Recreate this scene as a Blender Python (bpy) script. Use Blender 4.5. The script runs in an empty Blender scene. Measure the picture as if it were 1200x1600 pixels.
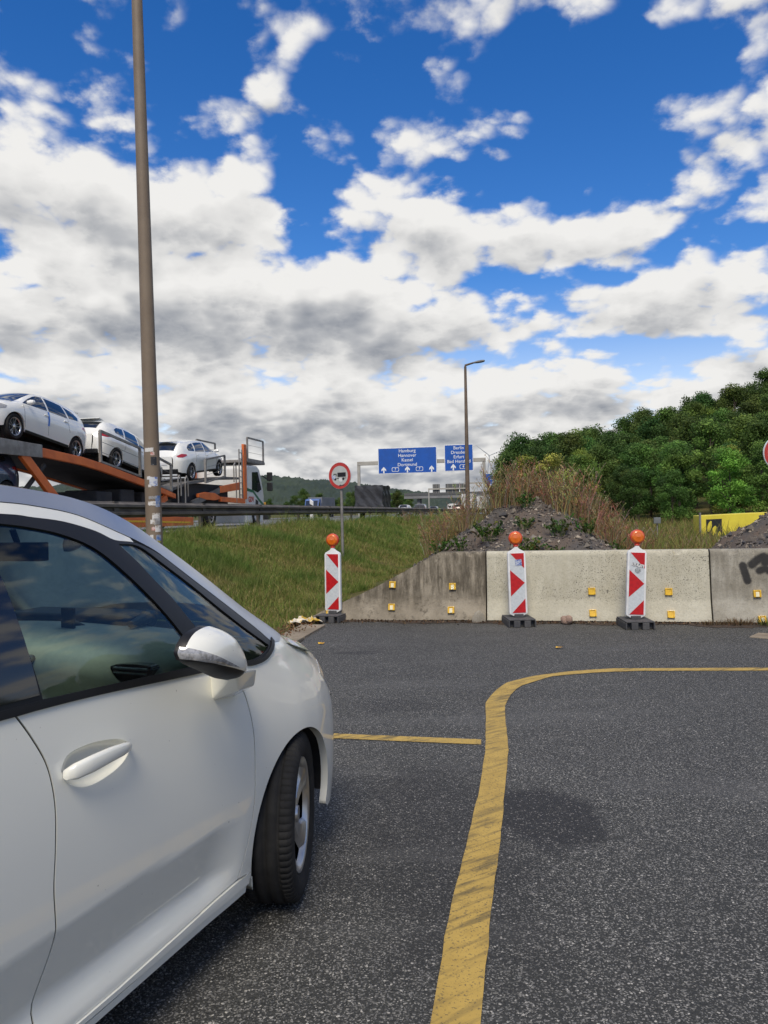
import bpy, bmesh, math, random
import numpy as np
from mathutils import Vector, Matrix
from mathutils.geometry import delaunay_2d_cdt

random.seed(7); RNG = np.random.default_rng(7)
R = math.radians
scene = bpy.context.scene
COL = scene.collection

# ------------------------------------------------------------------ camera
EYE = 1.5
cam_data = bpy.data.cameras.new('camera')
cam_data.sensor_fit = 'HORIZONTAL'; cam_data.sensor_width = 36.0; cam_data.lens = 36.0
cam_data.clip_start = 0.05; cam_data.clip_end = 9000.0
cam = bpy.data.objects.new('camera', cam_data); COL.objects.link(cam)
cam.matrix_world = (Matrix.Translation((0, 0, EYE)) @ Matrix.Rotation(R(90.1), 4, 'X') @ Matrix.Rotation(R(-1.2), 4, 'Z'))
scene.camera = cam

# ------------------------------------------------------------------ exposure
scene.view_settings.view_transform = 'Standard'
scene.view_settings.look = 'None'
scene.view_settings.exposure = 0.55
scene.view_settings.gamma = 1.0
scene.view_settings.use_curve_mapping = False
scene.cycles.use_denoising = True
scene.cycles.max_bounces = 8
scene.cycles.transparent_max_bounces = 12
scene.cycles.caustics_reflective = False
scene.cycles.caustics_refractive = False

# ------------------------------------------------------------------ sun (soft, through broken cloud; from the left, behind the camera)
SUN_AZ, SUN_EL = -172.0, 52.0          # degrees; azimuth measured from +Y towards +X
sun_data = bpy.data.lights.new('sun', 'SUN')
sun_data.energy = 2.2; sun_data.angle = R(24.0); sun_data.color = (1.0, 0.90, 0.74)
sun = bpy.data.objects.new('sun', sun_data); COL.objects.link(sun)
_sd = Vector((math.sin(R(SUN_AZ)) * math.cos(R(SUN_EL)), math.cos(R(SUN_AZ)) * math.cos(R(SUN_EL)), math.sin(R(SUN_EL))))
sun.rotation_euler = _sd.to_track_quat('Z', 'Y').to_euler()

# ------------------------------------------------------------------ world: Nishita sky with procedural broken cumulus
world = bpy.data.worlds.new('World'); scene.world = world; world.use_nodes = True
WT = world.node_tree; WT.nodes.clear()

class NT:
    """small helper for building node graphs"""
    def __init__(s, tree): s.t = tree
    def n(s, typ, **kw):
        nd = s.t.nodes.new(typ)
        for k, v in kw.items(): setattr(nd, k, v)
        return nd
    def link(s, a, b): s.t.links.new(a, b)
    def put(s, sock, v):
        if isinstance(v, bpy.types.NodeSocket): s.link(v, sock)
        elif v is not None: sock.default_value = v
    def m(s, op, a, b=None, c=None, clamp=False):
        nd = s.n('ShaderNodeMath', operation=op); nd.use_clamp = clamp
        s.put(nd.inputs[0], a)
        if b is not None: s.put(nd.inputs[1], b)
        if c is not None: s.put(nd.inputs[2], c)
        return nd.outputs[0]
    def vm(s, op, a, b=None, scale=None):
        nd = s.n('ShaderNodeVectorMath', operation=op)
        s.put(nd.inputs[0], a)
        if b is not None: s.put(nd.inputs[1], b)
        if scale is not None: s.put(nd.inputs['Scale'], scale)
        return nd.outputs['Value'] if op in ('DOT_PRODUCT', 'LENGTH') else nd.outputs[0]
    def noise(s, vec, scale, detail=4.0, rough=0.5, dist=0.0, out='Fac', lac=2.0):
        nd = s.n('ShaderNodeTexNoise'); s.put(nd.inputs['Vector'], vec)
        s.put(nd.inputs['Scale'], scale); nd.inputs['Detail'].default_value = detail
        nd.inputs['Roughness'].default_value = rough; nd.inputs['Distortion'].default_value = dist
        nd.inputs['Lacunarity'].default_value = lac
        return nd.outputs[out]
    def ramp(s, fac, stops, interp='LINEAR'):
        nd = s.n('ShaderNodeValToRGB'); cr = nd.color_ramp; cr.interpolation = interp
        while len(cr.elements) < len(stops): cr.elements.new(0.5)
        for e, (p, c) in zip(cr.elements, stops):
            e.position = p; e.color = (c, c, c, 1) if not hasattr(c, '__len__') else (tuple(c) + (1,))[:4]
        s.put(nd.inputs[0], fac); return nd.outputs[0]
    def smooth(s, v, lo, hi, a=0.0, b=1.0):
        nd = s.n('ShaderNodeMapRange', interpolation_type='SMOOTHSTEP')
        s.put(nd.inputs[0], v); nd.inputs[1].default_value = lo; nd.inputs[2].default_value = hi
        nd.inputs[3].default_value = a; nd.inputs[4].default_value = b
        return nd.outputs[0]
    def mix(s, fac, a, b, typ='MIX'):
        nd = s.n('ShaderNodeMix', data_type='RGBA', blend_type=typ); nd.clamp_factor = True
        s.put(nd.inputs[0], fac)
        for i, v in ((6, a), (7, b)):
            if isinstance(v, bpy.types.NodeSocket): s.link(v, nd.inputs[i])
            else: nd.inputs[i].default_value = (tuple(v) + (1,))[:4]
        return nd.outputs[2]
    def sep(s, v):
        nd = s.n('ShaderNodeSeparateXYZ'); s.put(nd.inputs[0], v); return nd.outputs
    def comb(s, x, y, z):
        nd = s.n('ShaderNodeCombineXYZ')
        for i, v in enumerate((x, y, z)): s.put(nd.inputs[i], v)
        return nd.outputs[0]

# cloud groups: (azimuth deg right of +Y, elevation deg, half width, half height, weight)
CLOUDS = [(-24, 22.5, 6, 4.2, .32), (-17, 20.5, 5, 3.8, .30), (-10.5, 21.5, 4, 3.6, .30), (-23, 14.3, 8, 3.2, .36), (-12, 14.6, 7, 3.0, .36), (-4, 16, 5, 3.2, .32),
          (0, 21.3, 4.5, 3.0, .30), (4, 18.8, 3, 2.8, .28), (1, 13.2, 5, 2.6, .36), (10, 19.3, 4, 2, .26), (15, 18.7, 4.5, 1.9, .30), (20, 20.5, 3.5, 2, .26), (24.5, 24.5, 4, 2.6, .28),
          (8.5, 13.6, 4.5, 2.3, .32), (17.5, 13.8, 3.5, 1.8, .30), (23, 14.2, 4.5, 2.1, .32), (-21, 7.6, 8, 2.4, .36), (-8, 8.0, 6, 2.3, .34), (3, 7.4, 6, 2.2, .34), (15, 8.2, 6, 1.9, .28), (27, 9.5, 3.2, 2.6, .34), (-12, 3.2, 14, 1.8, .32), (12, 3.4, 12, 2.0, .28),
          (-17, 17.5, 11, 4.5, .13), (-10, 11, 16, 3, .13),
          (8, 34.5, 8, 2.4, .30), (-21, 33, 4, 1.2, .20), (-10.5, 34.5, 3, 1.4, .20), (-5, 32.5, 3, 1, .16), (-9.5, 27.5, 3.2, 1, .24), (4, 26, 2.5, 2.2, .18), (9, 25, 2.5, 1.5, .17), (24, 30.5, 3, 1.3, .16), (27, 18.3, 3, 1.2, .2),
          (-6.5, 20.5, 1.6, 3.2, -.22), (-12, 31, 14, 2.4, -.20), (8, 29.3, 12, 2.5, -.16), (18, 26, 5, 3, -.18), (10, 23.5, 9, 1.6, -.14), (14, 16.3, 5, .8, -.20), (24, 17.3, 5, 1.2, -.18), (19, 11.3, 6, .8, -.22), (0, 26, 32, 10, -.125)]  # last entry: broad gap over the view, cancels the raised cover there

def build_sky():
    w = NT(WT)
    tc = w.n('ShaderNodeTexCoord'); D = tc.outputs['Generated']
    def fbm(v, detail):
        dx, dy, dz = w.sep(v)
        den = w.m('MAXIMUM', w.m('ADD', dz, 0.32), 0.10)
        p = w.comb(w.m('DIVIDE', dx, den), w.m('DIVIDE', dy, den), 0.0)
        nd = w.n('ShaderNodeTexNoise', noise_dimensions='2D'); w.link(p, nd.inputs['Vector']); nd.inputs['Scale'].default_value = 5.2
        nd.inputs['Detail'].default_value = detail; nd.inputs['Roughness'].default_value = .53; nd.inputs['Lacunarity'].default_value = 2.1
        pw = w.vm('ADD', p, w.vm('SCALE', w.vm('SUBTRACT', nd.outputs['Color'], (.5, .5, .5)), scale=.10))
        vo = w.n('ShaderNodeTexVoronoi', feature='F1', voronoi_dimensions='2D'); w.link(pw, vo.inputs['Vector']); vo.inputs['Scale'].default_value = 9.5
        vo.inputs['Detail'].default_value = min(1.5, detail - 1.5); vo.inputs['Roughness'].default_value = .5; vo.inputs['Lacunarity'].default_value = 2.3
        return w.m('MULTIPLY_ADD', vo.outputs['Distance'], -.32, w.m('MULTIPLY_ADD', nd.outputs['Fac'], .86, .195))
    dx, dy, dz = w.sep(D)
    f0 = fbm(D, 7.0)
    g0 = fbm(D, 2.5); f1 = fbm(w.vm('ADD', D, (-0.012, -0.008, 0.034)), 2.5)     # smoother forms, and a step towards the light
    wn = w.sep(w.noise(D, 7.0, 2.0, 0.55, out='Color'))
    az = w.m('MULTIPLY_ADD', w.m('ARCTAN2', dx, dy), 57.29578, w.m('MULTIPLY', w.m('SUBTRACT', wn[0], .5), 5.0))
    el = w.m('MULTIPLY_ADD', w.m('ARCSINE', dz), 57.29578, w.m('MULTIPLY', w.m('SUBTRACT', wn[1], .5), 4.0))
    acc = w.m('ADD', w.smooth(el, 4.0, 10.0, 0.28, 0.0), 0.155); grad = None  # constant lifts cloud cover outside the view, added to make ambient light less blue
    for (a0, e0, sa, se, wt) in CLOUDS:
        u = w.m('MULTIPLY_ADD', az, 1.0 / sa, -a0 / sa); v = w.m('MULTIPLY_ADD', el, 1.0 / se, -e0 / se)
        r2 = w.m('MULTIPLY_ADD', u, u, w.m('MULTIPLY', v, v))
        e = w.m('POWER', 0.3679, r2)
        acc = w.m('MULTIPLY_ADD', e, wt, acc)
        if wt > 0.15 and se < 5:
            gq = w.m('MULTIPLY', w.m('MULTIPLY', e, v), wt)
            grad = gq if grad is None else w.m('ADD', grad, gq)
    d0 = w.m('ADD', w.m('MULTIPLY', f0, 1.25), acc)
    alpha = w.m('POWER', w.smooth(d0, 0.575, 0.86), 1.2)
    s1 = w.m('SUBTRACT', f1, g0)
    thick = w.smooth(d0, 0.84, 1.25)
    sh = w.m('MULTIPLY_ADD', s1, .85, w.m('MULTIPLY', grad, -1.45))
    sh = w.m('ADD', sh, w.m('MULTIPLY', thick, 0.25))
    sh = w.m('ADD', sh, w.smooth(dz, 0.02, 0.34, 0.12, 0.05))  # the far banks are seen from the side, more of their shaded bases
    cc = w.ramp(sh, [(0.0, (0.93, 0.92, 0.90)), (0.20, (0.79, 0.785, 0.775)), (0.40, (0.53, 0.54, 0.56)), (0.70, (0.26, 0.285, 0.335))])
    sky = w.n('ShaderNodeTexSky', sky_type='NISHITA'); sky.sun_disc = False
    sky.sun_elevation = R(SUN_EL); sky.sun_rotation = R(SUN_AZ); sky.altitude = 300; sky.air_density = 1.0
    sky.dust_density = 0.3; sky.ozone_density = 3.0
    hs = w.n('ShaderNodeHueSaturation'); hs.inputs['Saturation'].default_value = 1.42; hs.inputs['Hue'].default_value = 0.511; hs.inputs['Value'].default_value = 1.0
    w.link(w.smooth(dz, .0, .30, .45, 1.36), hs.inputs['Saturation']); w.link(sky.outputs[0], hs.inputs['Color'])
    b1 = w.n('ShaderNodeBackground'); b1.inputs['Strength'].default_value = 0.10; w.link(hs.outputs[0], b1.inputs[0])
    b2 = w.n('ShaderNodeBackground'); b2.inputs['Strength'].default_value = 0.64; w.link(cc, b2.inputs[0])
    mx = w.n('ShaderNodeMixShader'); w.link(alpha, mx.inputs[0]); w.link(b1.outputs[0], mx.inputs[1]); w.link(b2.outputs[0], mx.inputs[2])
    out = w.n('ShaderNodeOutputWorld'); w.link(mx.outputs[0], out.inputs[0])
build_sky()
world.cycles.sampling_method = 'MANUAL'; world.cycles.sample_map_resolution = 512

# ------------------------------------------------------------------ helpers
PH = R(10.6)                                            # heading of the motorway, right of +Y
MW = Vector((math.sin(PH), math.cos(PH), 0)); QW = Vector((math.cos(PH), -math.sin(PH), 0))
def road_pt(A, L, z=0.0):                               # A along the motorway, L to its right
    p = MW * A + QW * L; return Vector((p.x, p.y, z))

def np_mesh(name, V, F, smooth=True):
    V = np.asarray(V, dtype=np.float32).reshape(-1, 3); F = np.asarray(F, dtype=np.int32)
    me = bpy.data.meshes.new(name); nf, k = F.shape
    me.vertices.add(len(V)); me.vertices.foreach_set('co', V.ravel())
    me.loops.add(nf * k); me.loops.foreach_set('vertex_index', F.ravel())
    me.polygons.add(nf); me.polygons.foreach_set('loop_start', np.arange(0, nf * k, k, dtype=np.int32))
    me.polygons.foreach_set('loop_total', np.full(nf, k, dtype=np.int32))
    me.polygons.foreach_set('use_smooth', np.full(nf, smooth, dtype=bool))
    me.update(calc_edges=True); return me

def vcol(me, cols, name='tone'):
    a = me.attributes.new(name, 'FLOAT_COLOR', 'POINT'); c = np.ones((len(me.vertices), 4), dtype=np.float32)
    cols = np.asarray(cols, dtype=np.float32); c[:, :cols.shape[1]] = cols
    a.data.foreach_set('color', c.ravel())

def obj(name, me, mat=None, parent=None, loc=None, rot=None):
    o = bpy.data.objects.new(name, me); COL.objects.link(o)
    if mat is not None:
        if me.materials: me.materials[0] = mat
        else: me.materials.append(mat)
    if parent is not None: o.parent = parent
    if loc is not None: o.location = loc
    if rot is not None: o.rotation_euler = rot
    return o

def tag(o, label, cat, group=None):
    o['label'] = label; o['category'] = cat
    if group: o['group'] = group
    return o
def thing(name, label, cat, loc=(0, 0, 0), rot=(0, 0, 0), group=None):
    o = bpy.data.objects.new(name, None); COL.objects.link(o); o.empty_display_size = 0.2
    o.location = loc; o.rotation_euler = rot
    return tag(o, label, cat, group)
def structure(o): o['kind'] = 'structure'; return o
def stuff(o): o['kind'] = 'stuff'; return o
def copy_tree(root, parent=None):
    c = root.copy(); COL.objects.link(c)
    if parent is not None: c.parent = parent
    for ch in list(root.children): copy_tree(ch, c)
    return c

class MB:
    """collects vertices and faces of one mesh"""
    def __init__(s): s.v = []; s.f = []
    def add(s, V, F):
        o = len(s.v); s.v += [tuple(p) for p in V]; s.f += [tuple(i + o for i in f) for f in F]; return s
    def box(s, c, d, rot=None):
        x, y, z = d[0] / 2, d[1] / 2, d[2] / 2
        P = [Vector(p) for p in ((-x, -y, -z), (x, -y, -z), (x, y, -z), (-x, y, -z), (-x, -y, z), (x, -y, z), (x, y, z), (-x, y, z))]
        if rot is not None: P = [rot @ p for p in P]
        c = Vector(c)
        return s.add([p + c for p in P], [(0, 3, 2, 1), (4, 5, 6, 7), (0, 1, 5, 4), (1, 2, 6, 5), (2, 3, 7, 6), (3, 0, 4, 7)])
    def bar(s, a, b, w, h=None, up=(0, 0, 1)):
        a = Vector(a); b = Vector(b); h = h or w; t = (b - a); L = t.length; t.normalize(); up = Vector(up)
        if abs(t.dot(up)) > .98: up = Vector((1, 0, 0))
        r = t.cross(up).normalized(); u = r.cross(t)
        return s.box((a + b) / 2, (w, L, h), Matrix((r, t, u)).transposed())
    def tube(s, pts, rad, n=10, cap=True):
        pts = [Vector(p) for p in pts]; rad = rad if hasattr(rad, '__len__') else [rad] * len(pts)
        rings = []; ref = None
        for i, p in enumerate(pts):
            t = (pts[min(i + 1, len(pts) - 1)] - pts[max(i - 1, 0)]).normalized()
            if ref is None: ref = Vector((1, 0, 0)) if abs(t.x) < .9 else Vector((0, 1, 0))
            a = (ref - t * ref.dot(t)).normalized(); ref = a; b = t.cross(a)
            rings.append([p + (a * math.cos(2 * math.pi * j / n) + b * math.sin(2 * math.pi * j / n)) * rad[i] for j in range(n)])
        V = [p for r in rings for p in r]; F = []
        for i in range(len(rings) - 1):
            for j in range(n):
                k = (j + 1) % n; F.append((i * n + j, i * n + k, (i + 1) * n + k, (i + 1) * n + j))
        if cap: F += [tuple(range(n - 1, -1, -1)), tuple(range((len(rings) - 1) * n, len(rings) * n))]
        return s.add(V, F)
    def lathe(s, prof, n=32, axis='z', c=(0, 0, 0)):
        V = []; F = []; k = len(prof); c = Vector(c)
        for j in range(n):
            a = 2 * math.pi * j / n
            for r, h in prof:
                p = (r * math.cos(a), r * math.sin(a), h)
                if axis == 'y': p = (p[0], p[2], -p[1])
                if axis == 'x': p = (p[2], p[0], p[1])
                V.append(c + Vector(p))
        for j in range(n):
            b = (j + 1) % n
            for i in range(k - 1): F.append((j * k + i, b * k + i, b * k + i + 1, j * k + i + 1))
        return s.add(V, F)
    def prism(s, poly, y0, y1, plane='xz'):
        """polygon extruded along the missing axis from y0 to y1"""
        n = len(poly)
        def P(p, h): return {'xz': (p[0], h, p[1]), 'xy': (p[0], p[1], h), 'yz': (h, p[0], p[1])}[plane]
        V = [P(p, y0) for p in poly] + [P(p, y1) for p in poly]
        F = [tuple(range(n)), tuple(range(2 * n - 1, n - 1, -1))] + [((i + 1) % n, i, n + i, n + (i + 1) % n) for i in range(n)]
        return s.add(V, F)
    def xform(s, M): s.v = [tuple(M @ Vector(p)) for p in s.v]; return s
    def mesh(s, name, smooth=False, bevel=0.0, seg=2, weld=False, angle=40):
        me = bpy.data.meshes.new(name); me.from_pydata(s.v, [], s.f); me.update()
        bm = bmesh.new(); bm.from_mesh(me)
        if weld: bmesh.ops.remove_doubles(bm, verts=bm.verts, dist=1e-5)
        bmesh.ops.recalc_face_normals(bm, faces=bm.faces)
        if bevel > 0:
            ed = [e for e in bm.edges if len(e.link_faces) == 2 and e.calc_face_angle(0) > R(25)]
            bmesh.ops.bevel(bm, geom=ed, offset=bevel, segments=seg, affect='EDGES', profile=.6, clamp_overlap=True)
        if smooth:
            for f in bm.faces: f.smooth = True
            for e in bm.edges:
                if len(e.link_faces) == 2 and e.calc_face_angle(0) > R(angle): e.smooth = False
        bm.to_mesh(me); bm.free(); return me
    def build(s, name, mat, parent=None, **kw):
        return obj(name, s.mesh(name, **kw), mat, parent)

# ------------------------------------------------------------------ materials
MATS = {}
def pmat(name, c1, c2=None, scale=4.0, rough=0.6, metal=0.0, bump=0.0, bscale=None, detail=5.0, coat=0.0, spec=0.5, emit=None, rvar=0.0, lo=.35, hi=.65, coord='Object', trans=0.0):
    if name in MATS: return MATS[name]
    m = bpy.data.materials.new(name); m.use_nodes = True; MATS[name] = m
    n = NT(m.node_tree); bs = m.node_tree.nodes['Principled BSDF']
    tc = n.n('ShaderNodeTexCoord'); co = tc.outputs[coord]
    c2 = c2 or tuple(min(1, v * 0.86) for v in c1)
    f = n.noise(co, scale, detail, 0.6)
    n.link(n.mix(n.smooth(f, lo, hi), c1, c2), bs.inputs['Base Color'])
    bs.inputs['Roughness'].default_value = rough; bs.inputs['Metallic'].default_value = metal
    bs.inputs['Coat Weight'].default_value = coat; bs.inputs['Coat Roughness'].default_value = 0.03
    bs.inputs['Specular IOR Level'].default_value = spec
    if rvar: n.link(n.smooth(f, .3, .7, max(0, rough - rvar), rough + rvar), bs.inputs['Roughness'])
    if trans: bs.inputs['Transmission Weight'].default_value = trans
    if emit: bs.inputs['Emission Color'].default_value = tuple(emit) + (1,); bs.inputs['Emission Strength'].default_value = 1.0
    if bump:
        b = n.n('ShaderNodeBump'); b.inputs['Strength'].default_value = bump; b.inputs['Distance'].default_value = 0.02
        n.link(n.noise(co, bscale or scale * 6, 6.0, 0.65), b.inputs['Height']); n.link(b.outputs[0], bs.inputs['Normal'])
    return m

def tone_mat(name, rough=0.8, var=0.25, scale=3.0, transl=0.0, bump=0.0, per_obj=0.0):
    """colour comes from the per-piece vertex tone, with a little noise over it"""
    m = bpy.data.materials.new(name); m.use_nodes = True; n = NT(m.node_tree); bs = m.node_tree.nodes['Principled BSDF']
    at = n.n('ShaderNodeAttribute', attribute_name='tone'); tc = n.n('ShaderNodeTexCoord')
    f = n.noise(tc.outputs['Object'], scale, 4.0, .6)
    c = n.mix(1.0, at.outputs['Color'], n.ramp(f, [(.3, 1 - var), (.7, 1 + var * .4)]), 'MULTIPLY')
    if per_obj:                                             # each tree has its own tone of green
        oi = n.n('ShaderNodeObjectInfo'); r1 = oi.outputs['Random']; r2 = n.m('FRACT', n.m('MULTIPLY', r1, 17.31))
        k = n.m('MULTIPLY_ADD', r1, per_obj * 2, 1 - per_obj); c = n.mix(1.0, c, n.comb(n.m('MULTIPLY', k, n.m('MULTIPLY_ADD', r2, .5, .78)), k, n.m('MULTIPLY', k, .95)), 'MULTIPLY')
    n.link(c, bs.inputs['Base Color']); bs.inputs['Roughness'].default_value = rough; bs.inputs['Specular IOR Level'].default_value = .25
    if bump:
        b = n.n('ShaderNodeBump'); b.inputs['Strength'].default_value = bump; b.inputs['Distance'].default_value = .02
        n.link(n.noise(tc.outputs['Object'], scale * 10, 5, .6), b.inputs['Height']); n.link(b.outputs[0], bs.inputs['Normal'])
    if transl:
        tr = n.n('ShaderNodeBsdfTranslucent'); n.link(c, tr.inputs[0]); mx = n.n('ShaderNodeMixShader'); mx.inputs[0].default_value = transl
        n.link(bs.outputs[0], mx.inputs[1]); n.link(tr.outputs[0], mx.inputs[2]); n.link(mx.outputs[0], m.node_tree.nodes['Material Output'].inputs[0])
    return m

def asphalt_mat(name, dark=(.024, .0245, .0225), mid=(.058, .0585, .054), chip=(.44, .42, .375)):
    m = bpy.data.materials.new(name); m.use_nodes = True; n = NT(m.node_tree); bs = m.node_tree.nodes['Principled BSDF']
    tc = n.n('ShaderNodeTexCoord'); P = tc.outputs['Object']
    big = n.noise(P, .45, 4, .6); mid_n = n.noise(P, 2.2, 5, .65); fine = n.noise(P, 90, 3, .6)
    base = n.mix(n.smooth(fine, .3, .7), dark, mid)
    base = n.mix(n.smooth(big, .35, .7, 0, .55), base, (.030, .030, .028))
    # aggregate chips, seen singly: small elongated stones of different greys
    warp = n.vm('ADD', P, n.vm('SCALE', n.vm('SUBTRACT', n.noise(P, 60, 2, .5, out='Color'), (.5, .5, .5)), scale=.012))
    v = n.n('ShaderNodeTexVoronoi', feature='F1'); n.link(warp, v.inputs['Vector']); v.inputs['Scale'].default_value = 100
    pick = n.sep(v.outputs['Color'])
    # share of pale stones varies over the surface (worn tracks and sealed patches)
    share = n.m('ADD', n.smooth(big, .3, .7, .30, .15), n.smooth(mid_n, .35, .7, .08, -.05))
    is_chip = n.m('MULTIPLY', n.m('LESS_THAN', pick[0], share), n.m('LESS_THAN', v.outputs['Distance'], n.m('MULTIPLY_ADD', pick[1], .35, .16)))
    tone = n.mix(pick[2], (.11, .11, .11), chip)
    col = n.mix(is_chip, base, tone)
    v2 = n.n('ShaderNodeTexVoronoi', feature='F1'); n.link(P, v2.inputs['Vector']); v2.inputs['Scale'].default_value = 190
    p2 = n.sep(v2.outputs['Color'])
    col = n.mix(n.m('MULTIPLY', n.m('LESS_THAN', p2[0], .26), .75), col, n.mix(p2[1], (.08, .079, .073), (.30, .29, .265)))
    # darker patches, noisy outlines: beside the line, along the parking bay, others further off
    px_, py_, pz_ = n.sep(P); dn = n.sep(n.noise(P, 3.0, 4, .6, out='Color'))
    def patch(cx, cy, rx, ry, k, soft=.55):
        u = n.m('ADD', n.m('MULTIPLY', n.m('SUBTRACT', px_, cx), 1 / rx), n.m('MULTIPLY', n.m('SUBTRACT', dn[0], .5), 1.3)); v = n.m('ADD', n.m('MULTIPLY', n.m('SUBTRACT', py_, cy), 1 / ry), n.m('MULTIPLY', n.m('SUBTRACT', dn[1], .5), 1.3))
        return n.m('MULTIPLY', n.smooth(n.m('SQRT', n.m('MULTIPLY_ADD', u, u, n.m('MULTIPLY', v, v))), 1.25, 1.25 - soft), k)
    dark_patches = n.m('MAXIMUM', patch(.76, 3.74, .27, .40, .8, .5), n.m('MAXIMUM', patch(.22, 3.55, .42, 1.15, .5, .7), n.m('MAXIMUM', patch(2.3, 3.35, .75, .16, .4), n.m('MAXIMUM', patch(-.30, 8.3, .28, .10, .5), patch(.05, 6.0, .35, .22, .35)))))
    col = n.mix(dark_patches, col, n.mix(is_chip, (.020, .020, .0205), (.17, .16, .15)))
    # worn paler wheel tracks crossing the bay
    trk = n.noise(n.comb(n.m('MULTIPLY', px_, .35), n.m('MULTIPLY', py_, 1.4), 0), 1.0, 4, .6)
    col = n.mix(n.smooth(trk, .52, .68, 0, .28), col, (.14, .138, .132))
    st = n.noise(P, .8, 3, .5, dist=.6)
    col = n.mix(n.smooth(st, .62, .78, 0, .30), col, n.mix(is_chip, (.022, .022, .022), (.16, .155, .145)))
    n.link(col, bs.inputs['Base Color'])
    n.link(n.m('MULTIPLY_ADD', fine, .22, .62), bs.inputs['Roughness']); bs.inputs['Specular IOR Level'].default_value = .35
    b = n.n('ShaderNodeBump'); b.inputs['Strength'].default_value = .55; b.inputs['Distance'].default_value = .006
    h = n.m('ADD', n.m('MULTIPLY', v.outputs['Distance'], -1.2), n.m('MULTIPLY', v2.outputs['Distance'], -.6))
    n.link(h, b.inputs['Height']); n.link(b.outputs[0], bs.inputs['Normal'])
    return m

def concrete_mat(name, c1, c2, speck=.0, speck_c=(.05, .05, .045), stain=0.0, stain_c=(.10, .085, .065), spray=False):
    m = bpy.data.materials.new(name); m.use_nodes = True; n = NT(m.node_tree); bs = m.node_tree.nodes['Principled BSDF']
    tc = n.n('ShaderNodeTexCoord'); P = tc.outputs['Object']
    f = n.noise(P, 2.0, 6, .65); col = n.mix(n.smooth(f, .35, .65), c1, c2)
    fine = n.noise(P, 45, 4, .7); col = n.mix(n.smooth(fine, .45, .75, 0, .35), col, tuple(v * .55 for v in c2))
    if stain:
        x, y, z = n.sep(P)
        pv = n.comb(n.m('MULTIPLY', x, 7.0), n.m('MULTIPLY', y, 7.0), n.m('MULTIPLY', z, .9))
        s1 = n.noise(pv, 1.6, 6, .7); hz = n.smooth(n.m('ADD', z, n.m('MULTIPLY', f, .35)), .25, .65)
        col = n.mix(n.m('MULTIPLY', n.m('MULTIPLY', n.smooth(s1, .30, .62), hz), stain), col, stain_c)
        s2 = n.noise(P, 9, 6, .75); col = n.mix(n.m('MULTIPLY', n.smooth(s2, .52, .70), stain * .7), col, tuple(v * .6 for v in stain_c))
    if speck:
        pit = n.noise(P, 74, 2.5, .6); area = n.noise(P, 1.3, 3, .6)
        x, y, z = n.sep(P); up = n.smooth(z, .22, .36, .25, 1.0)
        k = n.m('MULTIPLY', n.m('MULTIPLY', n.smooth(pit, .585, .65), n.smooth(area, .33, .60)), n.m('MULTIPLY', up, speck))
        col = n.mix(k, col, speck_c)
    if spray:
        at = n.n('ShaderNodeAttribute', attribute_name='tone'); grain = n.noise(P, 130, 3, .7)
        k = n.smooth(n.m('ADD', n.sep(at.outputs['Color'])[0], n.m('MULTIPLY', n.m('SUBTRACT', grain, .5), .5)), .25, .75)
        col = n.mix(n.m('MULTIPLY', k, .92), col, (.018, .018, .02))
    n.link(col, bs.inputs['Base Color']); bs.inputs['Roughness'].default_value = .9; bs.inputs['Specular IOR Level'].default_value = .25
    b = n.n('ShaderNodeBump'); b.inputs['Strength'].default_value = .4; b.inputs['Distance'].default_value = .012
    n.link(n.m('ADD', n.noise(P, 30, 6, .7), n.m('MULTIPLY', f, .5)), b.inputs['Height']); n.link(b.outputs[0], bs.inputs['Normal'])
    return m

def glass_mat(name, tint=(.55, .68, .6), ior=1.6, rough=0.0):
    """single-sheet tinted window glass: tinted see-through plus mirror reflection by angle"""
    m = bpy.data.materials.new(name); m.use_nodes = True; n = NT(m.node_tree); m.node_tree.nodes.remove(m.node_tree.nodes['Principled BSDF'])
    tr = n.n('ShaderNodeBsdfTransparent'); tr.inputs[0].default_value = tuple(tint) + (1,)
    gl = n.n('ShaderNodeBsdfGlossy'); gl.inputs['Roughness'].default_value = rough; gl.inputs['Color'].default_value = (.95, .97, 1, 1)
    fr = n.n('ShaderNodeFresnel'); fr.inputs['IOR'].default_value = ior
    tc = n.n('ShaderNodeTexCoord'); dirt = n.noise(tc.outputs['Object'], 5.0, 5, .65)
    df = n.n('ShaderNodeBsdfDiffuse'); df.inputs['Color'].default_value = (.35, .35, .33, 1)
    mx = n.n('ShaderNodeMixShader'); n.link(fr.outputs[0], mx.inputs[0]); n.link(tr.outputs[0], mx.inputs[1]); n.link(gl.outputs[0], mx.inputs[2])
    m2 = n.n('ShaderNodeMixShader'); n.link(n.smooth(dirt, .5, .8, .005, .035), m2.inputs[0]); n.link(mx.outputs[0], m2.inputs[1]); n.link(df.outputs[0], m2.inputs[2])
    n.link(m2.outputs[0], m.node_tree.nodes['Material Output'].inputs[0]); return m

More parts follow.
